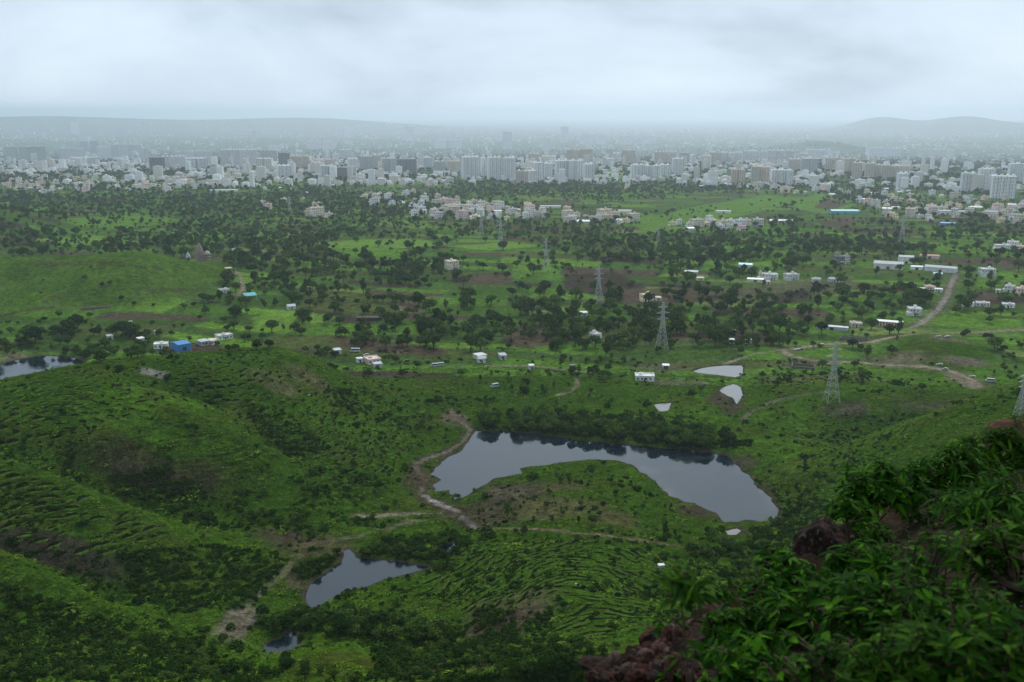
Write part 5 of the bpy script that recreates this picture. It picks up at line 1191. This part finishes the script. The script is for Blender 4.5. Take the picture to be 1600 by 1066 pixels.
# ---------------------------------------------------------------- the ledge: bushes, stones, boulders
def leaf_mat(name, c1, c2):
    m, nt, b = mat_new(name); n, l = nt.nodes, nt.links
    oi = n.new('ShaderNodeObjectInfo'); g = n.new('ShaderNodeNewGeometry'); ad = n.new('ShaderNodeMath'); ad.operation = 'ADD'
    l.new(oi.outputs['Random'], ad.inputs[0]); l.new(g.outputs['Random Per Island'], ad.inputs[1]); fr = n.new('ShaderNodeMath'); fr.operation = 'FRACT'; l.new(ad.outputs[0], fr.inputs[0])
    rp = n.new('ShaderNodeValToRGB'); l.new(fr.outputs[0], rp.inputs[0]); e = rp.color_ramp.elements; e[0].color = (*c1, 1); e[1].color = (*c2, 1); e.new(.7).color = tuple(.75*a+.25*b for a, b in zip(c1, c2))+(1,)
    nz = n.new('ShaderNodeTexNoise'); nz.inputs['Scale'].default_value = 30; l.new(g.outputs['Position'], nz.inputs['Vector'])
    r2 = n.new('ShaderNodeMapRange'); r2.inputs[1].default_value = .3; r2.inputs[2].default_value = .7; r2.inputs[3].default_value = .75; r2.inputs[4].default_value = 1.25; l.new(nz.outputs['Fac'], r2.inputs[0])
    s = n.new('ShaderNodeVectorMath'); s.operation = 'SCALE'; l.new(rp.outputs[0], s.inputs[0]); l.new(r2.outputs[0], s.inputs['Scale'])
    l.new(s.outputs[0], b.inputs['Base Color']); b.inputs['Roughness'].default_value = .7; b.inputs['Specular IOR Level'].default_value = .03
    tr = n.new('ShaderNodeBsdfTranslucent'); l.new(s.outputs[0], tr.inputs[0]); mx = n.new('ShaderNodeMixShader'); mx.inputs[0].default_value = .3
    l.new(b.outputs[0], mx.inputs[1]); l.new(tr.outputs[0], mx.inputs[2]); o = [x for x in n if x.type == 'OUTPUT_MATERIAL'][0]; l.new(mx.outputs[0], o.inputs[0])
    return m
M_LEAF = [leaf_mat('ledge_leaves', (.008, .036, .003), (.068, .190, .008)), leaf_mat('young_leaves', (.010, .042, .003), (.065, .150, .009))]
M_TWIG = mat('twig', (.075, .05, .032), .85, .2, 20)
def leaf_shape(w, droop, fold, seg=5):
    V, F = [], []
    for i in range(seg+1):
        t = i/seg; hw = w*math.sin(math.pi*min(1, t**.8))*.5 if 0 < i < seg else 0.002; z = -droop*t*t
        V += [(-hw, t, z+fold*hw), (0, t, z), (hw, t, z+fold*hw)]
    for i in range(seg):
        a = i*3; F += [(a, a+1, a+4, a+3), (a+1, a+2, a+5, a+4)]
    return np.array(V), np.array(F)
LEAFS = [leaf_shape(w, dr, fo) for w, dr, fo in ((.30, .35, .5), (.36, .2, .4), (.26, .55, .5), (.40, .4, .3), (.62, .1, .3), (.55, .25, .2), (.18, .7, .4), (.22, .5, .4))]
LEAFM = [[mesh_np('leaf', V, F, m, True) for V, F in LEAFS] for m in M_LEAF]
def frame(d, up):
    d = d/np.linalg.norm(d); x = np.cross(d, up); x /= np.linalg.norm(x)+1e-9; z = np.cross(x, d); return np.stack([x, d, z], 1)
def ledge_shrub(px, py, dist, rad, label, leaf=.11, tips=40, seed=0, young=0, sq=.8, singles=130, extra=1.0):
    rr = np.random.default_rng(900+seed); d = ray(px, py); d = d/np.hypot(d[0], d[1]); c = np.array([0, 0, CAMZ])+d*dist
    gz = float(ground_z(c[0], c[1])[0]); base = np.array([c[0]+rr.normal(0, .05), c[1]+rr.normal(0, .05), min(gz, c[2]-.15)]); root = link('leafy_shrub', None, loc=tuple(base)); tag(root, label, 'shrub')
    stem = MB(); leaves = []; hub = c-base-np.array([0, 0, rad*.45]); 
    if hub[2] < .08: hub[2] = .08
    stem.bar((0, 0, -.25), hub*.55+rr.normal(0, .01, 3), .02*(rad/.4), 6, .015*(rad/.4)); mids = []
    for k in range(6):
        m_ = hub+np.array([rr.normal(0, rad*.35), rr.normal(0, rad*.35), rr.uniform(0, rad*.5)]); mids.append(m_); stem.bar(hub*.55, m_, .012*min(1, (rad/.3)**1.5), 5, .007*min(1, (rad/.3)**1.5))
    ctr = c-base
    for k in range(tips):
        v = rr.normal(size=3); v /= np.linalg.norm(v); 
        if v[2] < -.2: v[2] = -v[2]*.7
        if rr.random() < .55 and v[1] > 0: v[1] = -v[1]          # more twigs on the open side of the bank
        p = ctr+v*rad*np.array([1, .9, sq])*rr.uniform(.6, 1.08)
        m_ = mids[int(np.argmin([np.linalg.norm(p-q) for q in mids]))]; stem.bar(m_, p, .006, 4, .003)
        ax = p-m_; ax = ax/(np.linalg.norm(ax)+1e-9)+np.array([0, 0, .5]); ax /= np.linalg.norm(ax); n_ = rr.integers(5, 12)
        for q in range(n_):
            a = 2*math.pi*q/n_*1.6+rr.uniform(-.4, .4); s1 = np.cross(ax, [.2, .9, .3]); s1 /= np.linalg.norm(s1); s2 = np.cross(ax, s1)
            lift = rr.uniform(-.15, .9); dd = (s1*math.cos(a)+s2*math.sin(a))+ax*lift; dd /= np.linalg.norm(dd)
            leaves.append((p-ax*rr.uniform(0, .07), frame(dd, ax+np.array([0, 0, .3])), leaf*.86*rr.uniform(.45, 1.3)*(.6 if seed % 3 == 1 else 1.1 if seed % 3 == 2 else 1), int(rr.integers(4))+(4 if seed % 3 == 1 else 0)-(0 if seed % 3 else 0) if seed % 3 < 2 else int(rr.choice([0, 2, 6, 7])), np.dot(v, -d/np.linalg.norm(d))+v[2]))
    link('stem', stem.mesh('stem', M_TWIG), root)
    order = sorted(range(len(leaves)), key=lambda i: -leaves[i][4]); 
    for i in order[:singles]:
        p, fr, s, k, _ = leaves[i]; o = bpy.data.objects.new('leaf', LEAFM[young][k]); COL.objects.link(o); o.parent = root
        M4 = Matrix.Identity(4)
        for a in range(3):
            for b in range(3): M4[a][b] = fr[a, b]*s
            M4[a][3] = p[a]
        o.matrix_basis = M4
    V, F = [], []; b = 0
    for i in order[singles:]:
        p, fr, s, k, _ = leaves[i]; v0, f0 = LEAFS[k]; V.append(v0@fr.T*s+p); F.append(f0+b); b += len(v0)
    if V: o = link('foliage', mesh_np('foliage', np.vstack(V), np.vstack(F), M_LEAF[young], True), root); o['kind'] = 'stuff'
    CLEAR.append((c[0], c[1], .1)); return root
SH = [ # px, py, distance, radius, leaf, tips, young, label
 (1375,768,9.2,.40,.13,60,0,'tufted shrub with upswept leaf sprays above the lichen boulder'),
 (1345,838,8.6,.30,.13,34,0,'drooping shrub growing out beside the lichen boulder'),
 (1495,745,11,.50,.14,60,0,'leafy shrub under the red rock at the top of the ledge'),
 (1575,712,13,.62,.15,70,1,'bright yellow green shrub crowning the ledge beside the red rock'),
 (1455,800,9.5,.42,.13,50,0,'shadowed shrub in the middle of the upper ledge'),
 (1560,800,8,.46,.13,56,0,'dense shrub below the bright crowning shrub'),
 (1590,880,5.2,.38,.11,60,1,'light green shrub with soft sprays below the crowning shrub'),
 (1480,880,6.0,.38,.11,50,0,'dark shrub in the hollow of the ledge'),
 (1390,900,6.5,.34,.11,40,0,'thin dark shrub with bare twigs in the hollow'),
 (1240,915,6.6,.30,.11,50,0,'bright shrub leaning over the lip below the boulder'),
 (1180,935,6.0,.24,.10,36,0,'small bright shrub behind the red stones at the lip'),
 (1075,915,3.1,.10,.085,7,1,'lone sprig of pale leaves standing clear over the slope'),
 (1160,985,5.0,.22,.10,44,0,'rounded shrub beside the rubble stones'),
 (1050,985,5.4,.15,.10,22,0,'small tuft of leaves on the rubble heap'),
 (1270,985,5.0,.36,.11,64,0,'broad leafy shrub in the middle of the lower ledge'),
 (1370,975,4.6,.34,.11,64,0,'dense dark leaved shrub next to the broad one'),
 (1470,970,4.4,.34,.10,60,0,'shrub with scattered light leaves near the dark hollow'),
 (1090,1045,4.6,.18,.09,34,0,'low shrub in front of the rubble stones'),
 (1170,1058,4.2,.24,.10,50,0,'low broad shrub at the lower end of the ledge'),
 (1290,1062,3.8,.26,.095,56,0,'shadowed low shrub between two low shrubs of the ledge'),
 (1410,1055,3.6,.26,.085,60,1,'pale fresh leaved shrub low on the ledge'),
 (1530,1040,3.4,.28,.085,60,1,'fresh bright shrub low on the ledge beside the arching one'),
 (1600,985,3.8,.26,.09,46,0,'arching shrub overhanging the fresh bright shrub'),
 (1210,870,7.4,.14,.10,16,0,'little tuft of leaves at the foot of the boulder'),
 (1330,800,8.0,.20,.11,26,0,'wispy shrub hanging over the top of the lichen boulder'),
 (1290,925,7.2,.22,.10,34,0,'leafy tuft hiding the foot of the lichen boulder'),
 (1340,880,7.0,.26,.11,40,0,'shadowed shrub pressing against the lichen boulder'),
 (1430,745,11,.26,.12,24,0,'small upright shrub between tufted shrub and red rock'),
]
for i, (px, py, di, ra, lf, tp, yg, lab) in enumerate(SH): ledge_shrub(px, py, di, ra, lab, lf, int(tp*1.5) if ra > .2 else tp, i, yg, singles=110 if ra > .2 else 60)
# stones
def rock_mesh(seed, m, rough=.28, sub=2):
    bm = bmesh.new(); bmesh.ops.create_icosphere(bm, subdivisions=sub, radius=1); rr = np.random.default_rng(seed); pl = rr.normal(size=(13, 3)); pl /= np.linalg.norm(pl, axis=1)[:, None]; dd = rr.uniform(.45, .85, 13) if sub < 4 else rr.uniform(.72, .98, 13)
    for v in bm.verts:
        p = np.array(v.co)
        for n_, d_ in zip(pl, dd):
            k = p@n_-d_
            if k > 0: p = p-n_*k
        p = p*(1+(.10 if sub < 4 else .22)*math.sin(p[0]*5+seed)*math.sin(p[1]*4+seed*2)*math.sin(p[2]*6)+rr.normal(0, .02)); v.co = p
    me = bpy.data.meshes.new('rock'); bm.to_mesh(me); bm.free(); me.materials.append(m); return me
def rock_mat(name, c1, c2, sc, lichen=0):
    m, nt, b = mat_new(name); n, l = nt.nodes, nt.links; tcn = n.new('ShaderNodeTexCoord'); nz = n.new('ShaderNodeTexNoise'); nz.inputs['Scale'].default_value = sc; nz.inputs['Detail'].default_value = 8; nz.inputs['Roughness'].default_value = .7
    l.new(tcn.outputs['Object'], nz.inputs['Vector']); oi = n.new('ShaderNodeObjectInfo'); rp = n.new('ShaderNodeValToRGB'); l.new(nz.outputs['Fac'], rp.inputs[0]); e = rp.color_ramp.elements; e[0].position = .35; e[0].color = (*c1, 1); e[1].position = .68; e[1].color = (*c2, 1)
    r = n.new('ShaderNodeMapRange'); r.inputs[3].default_value = .6; r.inputs[4].default_value = 1.35; l.new(oi.outputs['Random'], r.inputs[0]); s = n.new('ShaderNodeVectorMath'); s.operation = 'SCALE'; l.new(rp.outputs[0], s.inputs[0]); l.new(r.outputs[0], s.inputs['Scale']); out = s.outputs[0]
    if lichen:
        z2 = n.new('ShaderNodeTexNoise'); z2.inputs['Scale'].default_value = sc*1.7; z2.inputs['Detail'].default_value = 6; l.new(tcn.outputs['Object'], z2.inputs['Vector']); mr = n.new('ShaderNodeMapRange'); mr.inputs[1].default_value = .58; mr.inputs[2].default_value = .72; l.new(z2.outputs['Fac'], mr.inputs[0])
        mx = n.new('ShaderNodeMix'); mx.data_type = 'RGBA'; l.new(mr.outputs[0], mx.inputs[0]); l.new(out, mx.inputs[6]); mx.inputs[7].default_value = (.16, .14, .115, 1); out = mx.outputs[2]
    l.new(out, b.inputs['Base Color']); b.inputs['Roughness'].default_value = .95; b.inputs['Specular IOR Level'].default_value = .05; bp = n.new('ShaderNodeBump'); bp.inputs['Strength'].default_value = .8; bp.inputs['Distance'].default_value = .08; l.new(nz.outputs['Fac'], bp.inputs['Height']); l.new(bp.outputs[0], b.inputs['Normal']); return m
MR = [rock_mat('red_stone', (.035, .018, .014), (.15, .068, .05), 3), rock_mat('brown_stone', (.035, .025, .02), (.15, .10, .078), 3), rock_mat('lichen_rock', (.016, .011, .009), (.06, .038, .03), 4, 1)]
ROCKS = [(rock_mesh(i, MR[i % 2]), 'red brown' if i % 2 == 0 else 'pale brown') for i in range(10)]
rr = np.random.default_rng(55); P = np.array([(900,1066),(935,1052),(985,1030),(1030,1000),(1075,985),(1110,955),(1150,935),(1130,985),(1120,1066)], float); n_ = 0
while n_ < 230:
    q = rr.uniform((900, 935), (1150, 1066))
    if poly_sd(P, np.array([q[0]]), np.array([q[1]]))[0] > 0: continue
    c = gp(q[0], q[1], .5)
    if np.hypot(c[0], c[1]) > 12: c = gp(q[0]+25, q[1]+25, .5)
    if np.hypot(c[0], c[1]) > 12: continue
    me, tone = ROCKS[int(rr.integers(10))]; s = rr.choice([.025, .038, .055, .075], p=[.38, .33, .2, .09])*rr.uniform(.8, 1.2); big = 'big' if s > .062 else 'small' if s < .034 else 'middling'
    o = link('stone', me, loc=(c[0], c[1], c[2]+s*.35), rot=tuple(rr.uniform(0, 6.28, 3)), scale=(s*rr.uniform(.9, 1.4), s, s*rr.uniform(.6, .95))); tag(o, f'{big} broken {tone} stone in the rubble at the lip of the ledge', 'stone', f'{big} {tone} rubble stones'); n_ += 1
for px, py, s, mi, lab, di in ((1282,886,(.27,.28,.36),2,'big dark boulder with pale lichen at the lip of the ledge',8.4),(1222,884,(.16,.14,.10),2,'lesser dark rock below the lichen boulder',7.4),(1522,694,(.24,.2,.11),0,'flat red rock at the top of the ledge among shrubs',13.5),(1588,660,(.5,.4,.3),0,'red rock outcrop at the highest part of the ledge',16),(1105,962,(.06,.055,.045),0,'deep red stone highest on the rubble heap',6.2),(1012,1034,(.095,.075,.065),0,'large reddish block in the rubble heap',5.6),(930,1060,(.11,.075,.065),1,'large pale brown block at the low end of the rubble',5.0),(1085,1000,(.075,.07,.07),1,'rounded pale brown rock above the rubble',5.6)):
    d = ray(px, py); d = d/np.hypot(d[0], d[1]); p = np.array([0, 0, CAMZ])+d*di; g_ = float(ground_z(p[0], p[1])[0]); z = min(p[2], g_+s[2]*.8)
    o = link('boulder', rock_mesh(70+int(px), MR[mi], sub=4 if mi == 2 else 3), loc=(p[0], p[1], max(z, g_)), rot=(.2, .1, px*.01), scale=s); tag(o, lab, 'rock')
# ---------------------------------------------------------------- plants into the scene
def place_region(px, py, z, x, y):
    if py > 985: return ('at the foot of the stony ledge', 'ledge foot')
    if 380 < px < 760 and 830 < py: return ('beside the narrow upper pond', 'upper pond bank')
    if px < 480 and py > 690: return ('on the grassy spurs beside the stream', 'stream spurs')
    if 730 < px < 1190 and 640 < py < 712: return ('along the dam bank behind the lake', 'dam bank')
    if px >= 640 and py > 712 and px < 1180: return ('on the hill jutting into the lake', 'peninsula hill')
    if px >= 1180 and py > 600: return ('on the steep slope beside the lake', 'right slope')
    if px < 700 and py > 545 and z > 4: return ('on the big hill beside the lake track', 'big hill')
    if px < 340 and 385 < py < 545: return ('on the temple hill', 'temple hill')
    if px < 420 and py > 500: return ('near the blue shed and pond', 'valley pond')
    if py > 545: return ('on the meadow behind the dam', 'dam meadow')
    if px > 1180: return ('in the fields beside the town road', 'town road fields')
    if py > 440: return ('in the farm fields between pylons', 'pylon fields')
    return ('in the farther fields before the town', 'town fields')
FORM = {'round': 'round crowned tree', 'tall': 'tall narrow tree', 'sparse': 'thin open crowned tree'}
def how(i, A, s, a, b, near):
    d = np.hypot(A[:, 0]-A[i, 0], A[:, 1]-A[i, 1]); n = int((d < near).sum())-1
    return ('small' if s < a else 'large' if s > b else 'mid sized', 'by itself' if n == 0 else 'in a pair' if n == 1 else 'in a clump')
allT = np.array(T_ALL); allT = np.vstack([allT, PT])
k = ~wet(allT[:, 0], allT[:, 1], .8) & ~on_track(allT[:, 0], allT[:, 1], 2.2) & ~near_clear(allT[:, 0], allT[:, 1])
allT = allT[k]; tz = ground_z(allT[:, 0], allT[:, 1]); tpx, tpy, tw = project(allT[:, 0], allT[:, 1], tz)
rot = rng.uniform(0, 6.28, len(allT))
vis = (tpx > 8) & (tpx < 1592) & (tpy < 1060) & (tpy > 200)
# is its middle seen past the hills?
def seen(x, y, z):
    n = 60; ok = np.ones(len(x), bool)
    for t in np.linspace(.35, .985, n): ok &= ground_z(x*t, y*t) < CAMZ + (z-CAMZ)*t
    return ok
sizepx = allT[:, 2]/tw*np.where(vis, 1, 0)
cand = np.argsort(-sizepx)[:700]; cand = cand[seen(allT[cand, 0], allT[cand, 1], tz[cand]+3*allT[cand, 2])][:300]
for i in cand:
    kind, crown, trunk = TREES[int(allT[i, 3])]; s = float(allT[i, 2])
    where, grp = place_region(tpx[i], tpy[i], tz[i], allT[i, 0], allT[i, 1])
    lb = how(i, allT, s, .5, .85, 5.5)
    e_ = link('tree', None, loc=(allT[i, 0], allT[i, 1], tz[i]), rot=(0, 0, rot[i]), scale=(s, s, s*float(rng.uniform(.85, 1.1))))
    tag(e_, lb[0]+' '+FORM[kind]+' '+lb[1]+' '+where, 'tree', lb[0]+' '+FORM[kind].replace('tree', 'trees')+' '+lb[1]+' '+where)
    link('trunk', trunk, e_); link('crown', crown, e_)
rest = np.setdiff1d(np.arange(len(allT)), cand)
# joined tree kinds for the mass
def join_np(ms):
    bm = bmesh.new(); 
    for m in ms: bm.from_mesh(m)
    o = bpy.data.meshes.new('tree_kind'); 
    nc = len(ms[0].polygons)
    bm.to_mesh(o); bm.free(); o.materials.append(M_CROWN); o.materials.append(M_BARK)
    mi = np.zeros(len(o.polygons), np.int32); mi[nc:] = 1; o.polygons.foreach_set('material_index', mi); return o
scatter('far_trees', np.c_[allT[rest, :2], tz[rest]-.1], rot[rest], allT[rest, 2], allT[rest, 3].astype(int), [join_np((c, t)) for _, c, t in TREES], 'thousands of small dark trees spread over the farmed plain')
allS = np.vstack([np.array(S_ALL), HS]); k = ~wet(allS[:, 0], allS[:, 1], .6) & ~near_clear(allS[:, 0], allS[:, 1]); allS = allS[k]
sz = ground_z(allS[:, 0], allS[:, 1]); spx, spy, sw = project(allS[:, 0], allS[:, 1], sz); rot = rng.uniform(0, 6.28, len(allS))
sizepx = allS[:, 2]/sw*((spx > 8) & (spx < 1592) & (spy < 1060))
cand = np.argsort(-sizepx)[:500]; cand = cand[seen(allS[cand, 0], allS[cand, 1], sz[cand]+.6*allS[cand, 2])][:180]
for i in cand:
    fol, stem = SHRUBS[int(allS[i, 3])]; s = float(allS[i, 2])
    where, grp = place_region(spx[i], spy[i], sz[i], allS[i, 0], allS[i, 1])
    lb = how(i, allS, s, .8, 1.3, 2.2)
    e_ = link('shrub', None, loc=(allS[i, 0], allS[i, 1], sz[i]), rot=(0, 0, rot[i]), scale=(s, s, s))
    tag(e_, lb[0]+' leafy green shrub '+lb[1]+' '+where, 'shrub', lb[0]+' shrubs '+lb[1]+' '+where); link('foliage', fol, e_); link('stem', stem, e_)
rest = np.setdiff1d(np.arange(len(allS)), cand)
scatter('hill_bushes', np.c_[allS[rest, :2], sz[rest]-.05], rot[rest], allS[rest, 2], allS[rest, 3].astype(int), [a for a, b in SHRUBS], 'low bushes and tussocks dotted over the hillsides')
